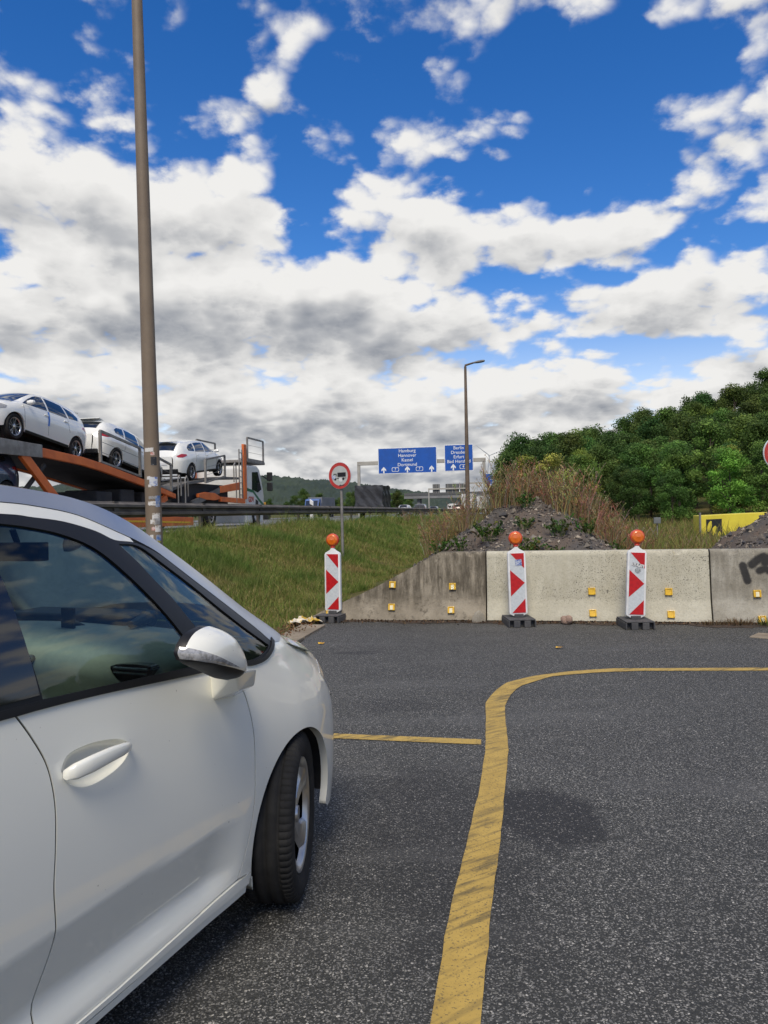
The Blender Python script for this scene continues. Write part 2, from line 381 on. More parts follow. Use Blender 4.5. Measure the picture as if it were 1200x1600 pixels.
M_ASPH = asphalt_mat('asphalt_coarse')
M_ROAD = pmat('road_asphalt', (.16, .16, .165), (.12, .12, .125), scale=.6, rough=.85, bump=.2, bscale=40)
M_CONC_KERB = concrete_mat('concrete_edging', (.30, .25, .185), (.21, .17, .12), stain=.5)
M_STEEL = pmat('galvanised_steel', (.30, .285, .26), (.20, .185, .165), scale=3, rough=.55, metal=.35, rvar=.1)
M_RAIL = pmat('weathered_rail', (.155, .135, .112), (.095, .082, .068), scale=2.2, rough=.7, metal=.25, bump=.1)
M_WHITE = pmat('white_paint_thing', (.78, .78, .76), (.66, .66, .63), scale=3, rough=.45)
M_BLACK = pmat('black_plastic', (.018, .018, .02), (.028, .028, .03), scale=8, rough=.5)
M_RUBBER = pmat('rubber', (.013, .013, .0135), (.021, .0205, .020), scale=14, rough=.85, bump=.1, spec=.25)

# ------------------------------------------------------------------ ground
BARR_P0 = Vector((1.354, 10.386, 0)); BARR_DIR = Vector((0.979, -0.205, 0)).normalized()   # foot line of the barriers
BARR_N = Vector((-BARR_DIR.y, BARR_DIR.x, 0))                                               # pointing away from the camera
def sstep(a, b, x):
    t = np.clip((np.asarray(x, float) - a) / (b - a), 0, 1); return t * t * (3 - 2 * t)
_gn = np.random.default_rng(3).normal(size=(24, 4))
def wob(X, Y, s, amp):
    """smooth pseudo-noise from a few sines"""
    X = np.asarray(X, float); Y = np.asarray(Y, float); r = 0
    for i in range(8):
        a, b, c, d = _gn[i]; r = r + np.sin((a * X + b * Y) * s + c * 7) * np.cos((b * X - a * Y) * s * .7 + d * 5)
    return r * amp / 4
def ground_z(X, Y):
    X = np.asarray(X, float); Y = np.asarray(Y, float)
    L = X * QW.x + Y * QW.y; Bd = (X - BARR_P0.x) * BARR_N.x + (Y - BARR_P0.y) * BARR_N.y
    bank = 1.03 * sstep(-3.05, -6.9, L)
    behind = sstep(0.1, 1.2, Bd)
    z = bank + wob(X, Y, 1.3, .035) * sstep(-3.0, -3.6, L) * sstep(-8.0, -7.0, L)
    under = sstep(-3.25, -3.0, L) * (1 - behind)                     # dips below the asphalt sheet
    z = z - .06 * under
    z = z + behind * sstep(-3.4, -2.4, L) * (.10 + wob(X, Y, .8, .05))
    # wooded hillside on the right, gentle swell of the land beyond
    az = np.degrees(np.arctan2(X, np.maximum(Y, 1e-3))); d = np.hypot(X, Y)
    hill = sstep(78, 190, d) * sstep(7, 30, az) * np.where(Y > 0, 1, sstep(-80, 0, Y)) * 19
    z = z + hill + sstep(300, 1400, d) * 4
    return z
def axis_vals(segs):
    out = []
    for a, b, st in segs: out += list(np.arange(a, b, st))
    out.append(segs[-1][1]); return np.array(out)
xs = axis_vals([(-4000, -400, 300), (-400, -60, 20), (-60, -14, 2.0), (-14, 9, .22), (9, 40, 1.0), (40, 200, 8), (200, 600, 40), (600, 4000, 300)])
ys = axis_vals([(-2000, -200, 200), (-200, -20, 20), (-20, 4, 1.5), (4, 30, .25), (30, 80, 1.0), (80, 240, 6), (240, 700, 40), (700, 5000, 300)])
GX, GY = np.meshgrid(xs, ys); GZ = ground_z(GX, GY)
nx, ny = len(xs), len(ys); idx = np.arange(nx * ny).reshape(ny, nx)
F = np.stack([idx[:-1, :-1], idx[:-1, 1:], idx[1:, 1:], idx[1:, :-1]], -1).reshape(-1, 4)
def ground_mat():
    m = bpy.data.materials.new('meadow_soil'); m.use_nodes = True; n = NT(m.node_tree); bs = m.node_tree.nodes['Principled BSDF']
    tc = n.n('ShaderNodeTexCoord'); P = tc.outputs['Object']
    c = n.mix(n.smooth(n.noise(P, .9, 5, .6), .38, .62), (.085, .095, .028), (.15, .12, .05))
    c = n.mix(n.smooth(n.noise(P, 4.0, 6, .7), .45, .7, 0, .8), c, (.07, .052, .032))
    c = n.mix(n.smooth(n.noise(P, .02, 3, .5), .4, .6, 0, .6), c, (.05, .075, .022))
    n.link(c, bs.inputs['Base Color']); bs.inputs['Roughness'].default_value = 1; bs.inputs['Specular IOR Level'].default_value = .1
    b = n.n('ShaderNodeBump'); b.inputs['Strength'].default_value = .8; b.inputs['Distance'].default_value = .05
    n.link(n.noise(P, 12, 6, .7), b.inputs['Height']); n.link(b.outputs[0], bs.inputs['Normal']); return m
structure(obj('ground', np_mesh('ground', np.stack([GX, GY, GZ], -1), F), ground_mat()))

def sheet(name, poly, z, mat, parent=None, thick=0.0):
    """flat polygon with fine outline as a real sheet"""
    mb = MB(); n = len(poly)
    if thick: mb.prism([(p[0], p[1]) for p in poly], z - thick, z, 'xy')
    else: mb.add([(p[0], p[1], z) for p in poly], [tuple(range(n))])
    return mb.build(name, mat, parent)

# asphalt of the rest area: left edge along the bank, far edge at the barriers
left_edge = []
rr = random.Random(5)
for i in range(60):
    A = -22 + i * .57
    left_edge.append(road_pt(A, -2.72 + rr.uniform(-.03, .03) + .10 * math.sin(A * 1.7)))
pL = BARR_P0 - BARR_DIR * 1.75 + BARR_N * .30
pR = BARR_P0 + BARR_DIR * 22 + BARR_N * .30
left_edge = [p for p in left_edge if (p - BARR_P0).dot(BARR_N) < .25]
poly = left_edge + [pL, pR, Vector((26, -20, 0))]
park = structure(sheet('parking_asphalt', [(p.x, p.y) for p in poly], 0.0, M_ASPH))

# concrete edging slabs along the foot of the bank
edge_root = MB()
slab_me = []
for k in range(26):
    a0 = -12.0 + k * 1.0; a1 = a0 + .985
    pts = [road_pt(a0, -3.04), road_pt(a1, -3.04), road_pt(a1, -2.70), road_pt(a0, -2.70)]
    if (pts[1] - BARR_P0).dot(BARR_N) > .05: continue
    dz = rr.uniform(-.004, .006)
    mb = MB(); mb.prism([(p.x, p.y) for p in pts], -.12, .022 + dz, 'xy')
    o = mb.build('edging_slab', M_CONC_KERB, park, bevel=.008)
# pale concrete gutter running off on the right
for k in range(7):
    p0 = Vector((4.13, 8.75, 0)); p1 = Vector((7.4, 5.9, 0)); t = (p1 - p0).normalized(); nn = Vector((-t.y, t.x, 0))
    a = p0 + t * (k * .62); b = a + t * .60
    MB().prism([(q.x, q.y) for q in (a, b, b + nn * .36, a + nn * .36)], -.1, .012 + rr.uniform(-.002, .003), 'xy').build('gutter_slab', M_CONC_KERB, park, bevel=.006)

# yellow site markings
def yellow_mat():
    m = bpy.data.materials.new('yellow_marking_paint'); m.use_nodes = True; n = NT(m.node_tree); bs = m.node_tree.nodes['Principled BSDF']
    tc = n.n('ShaderNodeTexCoord'); P = tc.outputs['Object']; x, y, z = n.sep(P)
    c = n.mix(n.smooth(n.noise(P, 6, 5, .65), .3, .7), (.50, .335, .078), (.40, .265, .06))
    # oblique tyre scuffs across the tape
    u = n.m('ADD', n.m('MULTIPLY', x, -.55), n.m('MULTIPLY', y, .83)); v = n.m('ADD', n.m('MULTIPLY', x, .83), n.m('MULTIPLY', y, .55))
    s = n.noise(n.comb(n.m('MULTIPLY', u, 26), n.m('MULTIPLY', v, 3.0), 0), 1.0, 5, .62)
    near = n.smooth(n.noise(P, .9, 2, .5), .35, .62)
    c = n.mix(n.m('MULTIPLY', n.smooth(s, .47, .64), n.m('MULTIPLY_ADD', near, .5, .28)), c, (.085, .07, .035))
    c = n.mix(n.smooth(n.noise(P, 110, 3, .6), .57, .66, 0, .75), c, (.06, .055, .04))
    n.link(c, bs.inputs['Base Color']); bs.inputs['Roughness'].default_value = .7
    b = n.n('ShaderNodeBump'); b.inputs['Strength'].default_value = .4; b.inputs['Distance'].default_value = .004
    n.link(n.noise(P, 120, 3, .6), b.inputs['Height']); n.link(b.outputs[0], bs.inputs['Normal']); return m
M_YEL = yellow_mat()
YL = [(-0.511, -1.189), (0.105, 2.256), (0.233, 2.972), (0.351, 3.504), (0.495, 4.208), (0.609, 4.835), (0.768, 6.035), (0.908, 6.438), (1.049, 6.717), (1.331, 6.953), (1.698, 7.113), (2.087, 7.199), (3.512, 7.086), (12.484, 6.375)]
YR = [(-0.381, -1.189), (0.252, 2.253), (0.357, 2.824), (0.457, 3.299), (0.579, 3.919), (0.749, 4.826), (0.888, 5.866), (0.982, 6.206), (1.123, 6.549), (1.472, 6.912), (1.896, 7.036), (2.304, 7.066), (3.451, 6.963), (12.415, 6.158)]
def strip(name, A, B):
    A = [Vector(p + (0,)) for p in A]; B = [Vector(p + (0,)) for p in B]
    def resamp(P, n):
        d = [0]
        for i in range(1, len(P)): d.append(d[-1] + (P[i] - P[i - 1]).length)
        out = []
        for k in range(n):
            s = d[-1] * k / (n - 1); i = max(j for j in range(len(d)) if d[j] <= s + 1e-9); i = min(i, len(P) - 2)
            out.append(P[i].lerp(P[i + 1], (s - d[i]) / max(1e-9, d[i + 1] - d[i])))
        return out
    N = 160; A = resamp(A, N); B = resamp(B, N); rj = random.Random(2); V = []; F = []
    for i in range(N):
        ja = (B[i] - A[i]).normalized() * rj.gauss(0, .0014)
        V += [A[i] + ja + Vector((0, 0, .004)), B[i] - ja + Vector((0, 0, .004))]
        if i: F.append((2 * i - 2, 2 * i - 1, 2 * i + 1, 2 * i))
    mb = MB(); mb.add(V, F); return mb.build(name, M_YEL, park)
strip('yellow_line', YL, YR)
strip('yellow_line', [(-1.548, 5.5), (-0.374, 5.251), (0.606, 5.043)], [(-1.54, 5.391), (-0.367, 5.139), (0.592, 4.933)])

# motorway carriageway
def road_sheet(name, L0, L1, A0, A1, z, mat, n=2, parent=None):
    mb = MB(); V = []; F = []
    for i in range(n):
        A = A0 + (A1 - A0) * i / (n - 1); V += [road_pt(A, L0, z), road_pt(A, L1, z)]
        if i: F.append((2 * i - 2, 2 * i - 1, 2 * i + 1, 2 * i))
    mb.add(V, F); return mb.build(name, mat, parent)
RZ = 1.06
mway = structure(road_sheet('motorway', -25.0, -8.0, -120, 900, RZ, M_ROAD, 12))
structure(road_sheet('opposite_carriageway', -45.0, -28.5, -120, 900, RZ, M_ROAD, 12))
for L in (-11.3, -24.4): road_sheet('edge_line', L - .1, L + .1, -60, 500, RZ + .004, M_WHITE, 2, mway)
for L in (-15.0, -18.7):
    for k in range(26): road_sheet('lane_dash', L - .08, L + .08, 8 + k * 12, 12 + k * 12, RZ + .004, M_WHITE, 2, mway)

# ------------------------------------------------------------------ vehicle bodies: a lofted skin with real panels
def pchip(pts):
    x = np.array([p[0] for p in pts], float); y = np.array([p[1] for p in pts], float)
    o = np.argsort(x); x = x[o]; y = y[o]; h = np.diff(x); dl = np.diff(y) / h; m = np.zeros_like(x)
    m[0] = dl[0]; m[-1] = dl[-1]
    for i in range(1, len(x) - 1):
        if dl[i - 1] * dl[i] > 0:
            w1 = 2 * h[i] + h[i - 1]; w2 = h[i] + 2 * h[i - 1]; m[i] = (w1 + w2) / (w1 / dl[i - 1] + w2 / dl[i])
    def f(q):
        q = np.clip(np.asarray(q, float), x[0], x[-1]); k = np.clip(np.searchsorted(x, q, 'right') - 1, 0, len(x) - 2)
        t = (q - x[k]) / h[k]; t2 = t * t; t3 = t2 * t
        return (2 * t3 - 3 * t2 + 1) * y[k] + (t3 - 2 * t2 + t) * h[k] * m[k] + (-2 * t3 + 3 * t2) * y[k + 1] + (t3 - t2) * h[k] * m[k + 1]
    return f
def sst(a, b, x):
    t = np.clip((np.asarray(x, float) - a) / (b - a), 0, 1); return t * t * (3 - 2 * t)

class Loft:
    """x forward (0 at front axle), y outward, z up. keys: zs ys zw yw zb yb zr yr zc as (x, value) lists"""
    def __init__(s, keys, bulge=.03, hood=(-.1, .35), boot=None, crease=None, kroof=2.4):
        for k, v in keys.items(): setattr(s, k, pchip(v))
        s.bulge = bulge; s.hood = hood; s.boot = boot; s.crease = crease; s.kroof = kroof
    def Y(s, x, z):
        x = np.asarray(x, float); z = np.asarray(z, float)
        zs, ys, zw, yw, zb, yb, zr, yr = (f(x) for f in (s.zs, s.ys, s.zw, s.yw, s.zb, s.yb, s.zr, s.yr))
        t = np.clip((zw - z) / (zw - zs), 0, 1.3); low = yw - (yw - ys) * t ** 2
        if s.crease:
            cz, amp, x0, x1 = s.crease
            czx = cz(x); k = (np.clip((czx - z) / .17, 0, 1) - .012 * (1 - sst(0, .02, czx - z)) * 0) * (1 - .9 * sst(.34, .245, z)) * amp * sst(x1, x1 - .22, x) * sst(x0, x0 + .3, x)
            low = low - k
        tu = np.clip((z - zw) / np.maximum(zb - zw, 1e-4), 0, 1); up = yw - (yw - yb) * tu ** 2
        tg = np.clip((z - zb) / np.maximum(zr - zb, 1e-4), 0, 1.25); gl = yb + (yr - yb) * tg + s.bulge * 4 * tg * (1 - tg)
        cab = np.where(z < zw, low, np.where(z < zb, up, gl))
        th = np.clip((z - zw) / np.maximum(zr - zw, 1e-4), 0, 1); hd = yr + (yw - yr) * np.maximum(1 - th ** 2.3, 0) ** .62
        hd = np.where(z < zw, low, hd)
        w = sst(s.hood[0], s.hood[1], x)
        if s.boot: w = np.maximum(w, sst(s.boot[0], s.boot[1], x))
        return (1 - w) * cab + w * hd
    def Z(s, x, y):
        x = np.asarray(x, float); zr, zc, yr = s.zr(x), s.zc(x), s.yr(x)
        t = np.clip(np.abs(y) / np.maximum(yr, 1e-4), 0, 1); return zr + (zc - zr) * (1 - t ** s.kroof)
    def P(s, x, z): return np.stack([np.broadcast_to(x, np.shape(z)).astype(float), s.Y(x, z), np.asarray(z, float)], -1)
    def N(s, x, z, e=.004):
        yx = (s.Y(x + e, z) - s.Y(x - e, z)) / (2 * e); yz = (s.Y(x, z + e) - s.Y(x, z - e)) / (2 * e)
        n = np.stack([-yx, np.ones_like(yx), -yz], -1); return n / np.linalg.norm(n, axis=-1, keepdims=True)

PIC = dict(
 zs=[(-3.55, .34), (-3.3, .26), (-2.5, .20), (-1.2, .19), (-.3, .185), (.3, .21), (.7, .22), (.95, .27)],
 ys=[(-3.55, .3), (-3.4, .6), (-3.1, .76), (-2.6, .85), (-1.2, .875), (-.3, .875), (.2, .87), (.4, .84), (.5, .81), (.6, .76), (.7, .69), (.8, .57), (.87, .45), (.92, .30), (.95, .02)],
 zw=[(-3.55, .7), (-2.5, .72), (-1.2, .70), (-.3, .68), (.2, .62), (.5, .54), (.95, .50)],
 yw=[(-3.55, .3), (-3.5, .5), (-3.35, .68), (-3.1, .82), (-2.6, .90), (-2.0, .915), (-1.0, .915), (-.4, .915), (0, .915), (.2, .90), (.4, .86), (.5, .83), (.6, .78), (.7, .715), (.8, .615), (.87, .50), (.92, .34), (.95, .02)],
 zb=[(-3.55, .95), (-3.0, 1.10), (-2.2, 1.085), (-1.4, 1.066), (-1.05, 1.05), (-.65, 1.02), (-.3, .98), (-.05, .94), (.1, .92), (.3, .88), (.5, .80), (.7, .68), (.95, .52)],
 yb=[(-3.55, .3), (-3.4, .60), (-3.1, .78), (-2.6, .86), (-2.0, .88), (-1.4, .885), (-.65, .885), (-.3, .875), (0, .85), (.2, .80), (.4, .74), (.6, .67), (.8, .52), (.95, .02)],
 zr=[(-3.55, .96), (-3.45, 1.22), (-3.3, 1.40), (-3.0, 1.52), (-2.5, 1.585), (-1.9, 1.61), (-1.4, 1.608), (-1.155, 1.596), (-.93, 1.571), (-.8, 1.542), (-.658, 1.49), (-.498, 1.411), (-.316, 1.315), (-.11, 1.20), (.126, 1.068), (.258, .992), (.36, .966), (.5, .925), (.6, .89), (.71, .825), (.79, .745), (.87, .63), (.92, .54), (.95, .50)],
 yr=[(-3.55, .28), (-3.4, .50), (-3.1, .58), (-2.0, .64), (-1.1, .645), (-.6, .66), (0, .665), (.26, .665), (.4, .645), (.58, .60), (.71, .545), (.79, .48), (.87, .38), (.92, .25), (.95, .01)],
 zc=[(-3.55, .98), (-3.45, 1.26), (-3.3, 1.45), (-3.0, 1.58), (-2.5, 1.645), (-1.9, 1.665), (-1.4, 1.66), (-1.0, 1.635), (-.7, 1.575), (-.4, 1.45), (-.1, 1.29), (.15, 1.14), (.36, 1.035), (.5, .99), (.65, .93), (.75, .86), (.85, .74), (.92, .59), (.95, .505)])
def picasso(): return Loft(PIC, bulge=.032, hood=(-.08, .34), crease=(pchip([(-3, .56), (-1.4, .528), (-1, .513), (-.45, .483), (.3, .45)]), .042, -2.6, -.38))

def crv(pts, n=8):
    """Catmull-Rom through points"""
    P = [np.array(p, float) for p in pts]; out = []
    if len(P) < 3: return [tuple(p) for p in P]
    for i in range(len(P) - 1):
        p0 = P[i - 1] if i > 0 else 2 * P[0] - P[1]; p1 = P[i]; p2 = P[i + 1]; p3 = P[i + 2] if i + 2 < len(P) else 2 * P[-1] - P[-2]
        for k in range(n):
            t = k / n; out.append(tuple(.5 * (2 * p1 + (p2 - p0) * t + (2 * p0 - 5 * p1 + 4 * p2 - p3) * t * t + (3 * p1 - p0 - 3 * p2 + p3) * t ** 3)))
    out.append(tuple(P[-1])); return out
def resample(poly, h):
    out = []; n = len(poly)
    for i in range(n):
        a = np.array(poly[i]); b = np.array(poly[(i + 1) % n]); L = np.linalg.norm(b - a)
        if L < 1e-6: continue
        k = max(1, int(math.ceil(L / h)))
        out += [tuple(a + (b - a) * j / k) for j in range(k)]
    return out
def area(poly): return .5 * sum(poly[i][0] * poly[(i + 1) % len(poly)][1] - poly[(i + 1) % len(poly)][0] * poly[i][1] for i in range(len(poly)))
def inset(poly, d):
    if area(poly) < 0: poly = poly[::-1]
    n = len(poly); out = []
    for i in range(n):
        a, b, c = (np.array(poly[(i + k) % n], float) for k in (-1, 0, 1)); e1 = b - a; e2 = c - b
        e1 /= max(np.linalg.norm(e1), 1e-9); e2 /= max(np.linalg.norm(e2), 1e-9)
        nn = np.array([-e1[1] - e2[1], e1[0] + e2[0]]); L = np.linalg.norm(nn)
        if L < 1e-6: nn = np.array([-e1[1], e1[0]]); L = 1
        nn /= L; k = max(.4, nn @ np.array([-e1[1], e1[0]])); out.append(tuple(b + nn * d / k))
    return out
def inside(poly, X, Y):
    X = np.asarray(X); Y = np.asarray(Y); r = np.zeros(X.shape, bool); n = len(poly); j = n - 1
    for i in range(n):
        xi, yi = poly[i]; xj, yj = poly[j]
        c = ((yi > Y) != (yj > Y)) & (X < (xj - xi) * (Y - yi) / (yj - yi + 1e-12) + xi); r ^= c; j = i
    return r
def seg_dist(poly, X, Y):
    d = np.full(X.shape, 1e9); n = len(poly)
    for i in range(n):
        ax, ay = poly[i]; bx, by = poly[(i + 1) % n]; ux, uy = bx - ax, by - ay; L2 = ux * ux + uy * uy + 1e-12
        t = np.clip(((X - ax) * ux + (Y - ay) * uy) / L2, 0, 1); d = np.minimum(d, np.hypot(X - ax - t * ux, Y - ay - t * uy))
    return d
def cdt(poly, holes, h):
    poly = resample(poly if area(poly) > 0 else poly[::-1], h); holes = [resample(q, h) for q in holes]
    a = np.array(poly); x0, z0 = a.min(0); x1, z1 = a.max(0)
    gx, gz = np.meshgrid(np.arange(x0 + h / 2, x1, h), np.arange(z0 + h / 2, z1, h * .9)); gx = gx + (np.arange(gx.shape[0]) % 2)[:, None] * h / 2
    gx = gx.ravel(); gz = gz.ravel(); ok = inside(poly, gx, gz) & (seg_dist(poly, gx, gz) > h * .45)
    for q in holes: ok &= ~inside(q, gx, gz) & (seg_dist(q, gx, gz) > h * .45)
    pts = list(poly); edges = [(i, (i + 1) % len(poly)) for i in range(len(poly))]; loops = [list(range(len(poly)))]
    for q in holes:
        o = len(pts); pts += q; edges += [(o + i, o + (i + 1) % len(q)) for i in range(len(q))]; loops.append([o + i for i in range(len(q))])
    pts += list(zip(gx[ok], gz[ok]))
    V, E, Fc, ov, oe, of = delaunay_2d_cdt([Vector(p) for p in pts], edges, [], 0, 1e-6)
    V = np.array([(v.x, v.y) for v in V]); Fc = np.array([f for f in Fc if len(f) == 3])
    c = V[Fc].mean(1); ok = inside(poly, c[:, 0], c[:, 1])
    for q in holes: ok &= ~inside(q, c[:, 0], c[:, 1])
    return V, Fc[ok]
def lift_mesh(name, V2, F, lift, nrm, side, off=0.0, thick=.012):
    """lift a planar triangulation onto the skin and turn its border inward, so that panels have edges"""
    P = lift(V2[:, 0], V2[:, 1]) + nrm(V2[:, 0], V2[:, 1]) * off
    Nn = nrm(V2[:, 0], V2[:, 1])
    cnt = {}
    for f in F:
        for i in range(3):
            e = (f[i], f[(i + 1) % 3]); cnt[e] = cnt.get(e, 0) + 1
    bord = [e for e in cnt if (e[1], e[0]) not in cnt]
    third = {}
    for f in F:
        for i in range(3): third[(f[i], f[(i + 1) % 3])] = f[(i + 2) % 3]
    V = list(P); Fl = [tuple(f) for f in F]; NV = list(Nn); outw = {}
    for a, b in bord:
        e = P[b] - P[a]; e = e / (np.linalg.norm(e) + 1e-9); o_ = (P[a] + P[b]) / 2 - P[third[(a, b)]]; o_ = o_ - e * (o_ @ e); o_ = o_ - Nn[a] * (o_ @ Nn[a]); o_ = o_ / (np.linalg.norm(o_) + 1e-9)
        for i in (a, b): outw[i] = outw.get(i, 0) + o_
    if thick:
        mp = {}; mo = {}
        for e in bord:
            for i in e:
                if i not in mp: mp[i] = len(V); V.append(P[i]); mo[i] = len(V); V.append(P[i] - Nn[i] * thick); NV += [outw[i] / (np.linalg.norm(outw[i]) + 1e-9)] * 2
        for a, b in bord: Fl += [(mp[a], mo[b], mp[b]), (mp[a], mo[a], mo[b])]
    V = np.array(V); V[:, 1] *= side
    Fl = np.array(Fl)
    if side > 0: Fl = Fl[:, ::-1]
    me = np_mesh(name, V, Fl); NV = np.array(NV); NV[:, 1] *= side
    me.normals_split_custom_set_from_vertices([tuple(v) for v in NV]); return me
def side_patch(lf, name, poly, mat, parent, side=-1, holes=(), h=.03, off=0.0, thick=.012, gap=.0):
    if gap: poly = inset(resample(poly, h), gap)
    V2, F = cdt(poly, list(holes), h)
    return obj(name, lift_mesh(name, V2, F, lambda x, z: lf.P(x, z), lambda x, z: lf.N(x, z), side, off, thick), mat, parent)
def top_patch(lf, name, xa, xb, mat, parent, nx=24, nt=25, t0=-1.0, t1=1.0, off=0.0):
    T = np.linspace(t0, t1, nt); V = []
    for t in T:
        a, b = (xa(t) if callable(xa) else xa), (xb(t) if callable(xb) else xb)
        X = np.linspace(a, b, nx); Yv = t * lf.yr(X); Z = lf.Z(X, np.abs(Yv)) + off; V.append(np.stack([X, Yv, Z], -1))
    V = np.array(V); idx = np.arange(nx * nt).reshape(nt, nx)
    F = np.stack([idx[:-1, :-1], idx[:-1, 1:], idx[1:, 1:], idx[1:, :-1]], -1).reshape(-1, 4)
    return obj(name, np_mesh(name, V, F), mat, parent)
def end_loft(lf, name, x0, x1, mat, parent, nst=18, nz=22, nt=13):
    """front or rear end: sections from x0 out to the tip x1"""
    k = np.linspace(0, 1, nst); X = x0 + (x1 - x0) * np.sin(k * math.pi / 2); V = []
    for x in X:
        z = np.linspace(float(lf.zs(x)), float(lf.zr(x)) - 1e-4, nz); y = lf.Y(x, z); yr = float(lf.yr(x))
        ty = np.linspace(yr, -yr, nt)[1:-1]; tz = lf.Z(np.full(ty.shape, x), np.abs(ty))
        V.append(np.concatenate([np.stack([np.full(nz, x), y, z], -1), np.stack([np.full(len(ty), x), ty, tz], -1), np.stack([np.full(nz, x), -y[::-1], z[::-1]], -1)]))
    V = np.array(V); m = V.shape[1]; idx = np.arange(nst * m).reshape(nst, m)
    F = np.stack([idx[:-1, :-1], idx[:-1, 1:], idx[1:, 1:], idx[1:, :-1]], -1).reshape(-1, 4)
    if x1 < x0: F = F[:, ::-1]
    return obj(name, np_mesh(name, V, F), mat, parent)
def arc(cx, cz, r, a0, a1, n=24): return [(cx + r * math.cos(R(a0 + (a1 - a0) * i / n)), cz + r * math.sin(R(a0 + (a1 - a0) * i / n))) for i in range(n + 1)]

def tyre_mesh(r, w, rim, blocks=76):
    """tyre with ribs, circumferential grooves and cut shoulder blocks; axis along y, outer side at -y"""
    hw = w / 2
    prof = [(rim, -hw * .82, 0), (rim + .012, -hw * .90, 0), (rim + (r - rim) * .45, -hw, 0), (r - .030, -hw * .97, 0), (r - .012, -hw * .90, .3), (r - .003, -hw * .80, 1), (r, -hw * .56, 1),
            (r - .001, -hw * .54, 1), (r - .007, -hw * .52, 0), (r - .007, -hw * .42, 0), (r, -hw * .40, .0), (r + .001, -hw * .1, 0), (r - .007, -hw * .08, 0), (r - .007, hw * .08, 0), (r + .001, hw * .1, 0), (r, hw * .40, 0), (r - .007, hw * .42, 0),
            (r - .007, hw * .52, 0), (r, hw * .56, 1), (r - .003, hw * .80, 1), (r - .012, hw * .90, .3), (r - .030, hw * .97, 0), (r - .08, hw, 0), (rim, hw * .82, 0)]
    V = []; k = len(prof); steps = []
    for b in range(blocks):
        for f, cut in ((0.0, 0), (.80, 0), (.86, 1), (.95, 1)): steps.append((2 * math.pi * (b + f) / blocks, cut))
    for a, cut in steps:
        for rr_, y, c in prof:
            q = rr_ - cut * c * .0035; V.append((q * math.cos(a), y, q * math.sin(a)))
    n = len(steps); F = [(j * k + i, ((j + 1) % n) * k + i, ((j + 1) % n) * k + i + 1, j * k + i + 1) for j in range(n) for i in range(k - 1)]
    return np_mesh('tyre', V, np.array(F))
def simple_tyre(r, w, rim):
    hw = w / 2; mb = MB(); mb.lathe([(rim, -hw * .8), (rim + (r - rim) * .4, -hw), (r - .02, -hw * .96), (r, -hw * .7), (r, hw * .7), (r - .02, hw * .96), (rim + (r - rim) * .4, hw), (rim, hw * .8)], 40, 'y')
    return mb.mesh('tyre', smooth=True)
def rim_mesh(rim, w, n_spokes=5, wide=.5, twin=False, depth=.03):
    """dished alloy wheel: barrel, lip, spokes and hub"""
    mb = MB(); hw = w / 2
    mb.lathe([(rim * .90, -hw * .60), (rim * .935, -hw * .78), (rim * .97, -hw * .84), (rim * 1.0, -hw * .86), (rim * 1.01, -hw * .78)], 48, 'y')
    mb.lathe([(.001, -hw * .74), (.030, -hw * .74), (.034, -hw * .66), (.06, -hw * .60), (.066, -hw * .3)], 24, 'y')
    def petal(a, half, skew=.0, y0=-hw * .60, y1=-hw * .80):
        V = []; F = []; m = 9
        for i in range(m):
            t = i / (m - 1); rr_ = .05 + (rim * .96 - .05) * t; hwid = half * (1 - .30 * math.sin(math.pi * t)) * (.55 + .65 * t)
            aa = a + skew * t * t; yy = y0 + (y1 - y0) * t + .010 * math.sin(math.pi * t); c, s_ = math.cos(aa), math.sin(aa)
            for sg, dy in ((-1, .014), (-.62, 0), (.62, 0), (1, .014)):
                V.append((rr_ * c - sg * hwid * s_, yy + dy, rr_ * s_ + sg * hwid * c))
            if i:
                o = (i - 1) * 4
                for j in range(3): F.append((o + j, o + j + 1, o + 5 + j, o + 4 + j))
        mb.add(V, F)
    for k in range(n_spokes):
        a = 2 * math.pi * k / n_spokes + .35
        if twin: petal(a - .20, .013); petal(a + .20, .013)
        else: petal(a, rim * .17 * wide / .5, .16)
    return mb.mesh('wheel', smooth=True, angle=35)
def disc_mesh(rad, y, n=28):
    return MB().lathe([(.001, y), (rad, y), (rad, y + .02)], n, 'y').mesh('brake_disc', smooth=True)
def put_wheel(parent, x, y, r, side, rim_me, tyre_me, rim_mat, steer=0.0, cam_back=True, disc_me=None):
    w = obj('wheel', rim_me, rim_mat, parent, (x, side * y, r), (0, 0, steer + (math.pi if side > 0 else 0)))
    obj('tyre', tyre_me, M_RUBBER, w)
    if disc_me: obj('brake_disc', disc_me, M_BLACK, w)
    return w

# ------------------------------------------------------------------ the parked white car beside the camera
def paint_mat(name, c, rough=.28, coat=1.0):
    m = bpy.data.materials.new(name); m.use_nodes = True; n = NT(m.node_tree); bs = m.node_tree.nodes['Principled BSDF']
    tc = n.n('ShaderNodeTexCoord'); P = tc.outputs['Object']; x, y, z = n.sep(P)
    grime = n.m('MULTIPLY', n.smooth(n.noise(P, 5, 6, .7), .42, .75), n.smooth(z, .40, .2, .0, .05))
    fl = n.noise(P, 70, 2, .5); specks = n.smooth(fl, .765, .79, 0, .55)
    col = n.mix(grime, c, (.30, .27, .22)); col = n.mix(specks, col, (.14, .12, .10))
    n.link(col, bs.inputs['Base Color']); n.link(n.m('MULTIPLY_ADD', grime, .8, rough), bs.inputs['Roughness'])
    bs.inputs['Coat Weight'].default_value = coat; bs.inputs['Coat Roughness'].default_value = .03
    return m
M_CARWHITE = paint_mat('car_white', (.78, .775, .695))
M_GLOSSBLK = pmat('gloss_black', (.008, .008, .009), (.010, .010, .011), rough=.08, coat=.6)
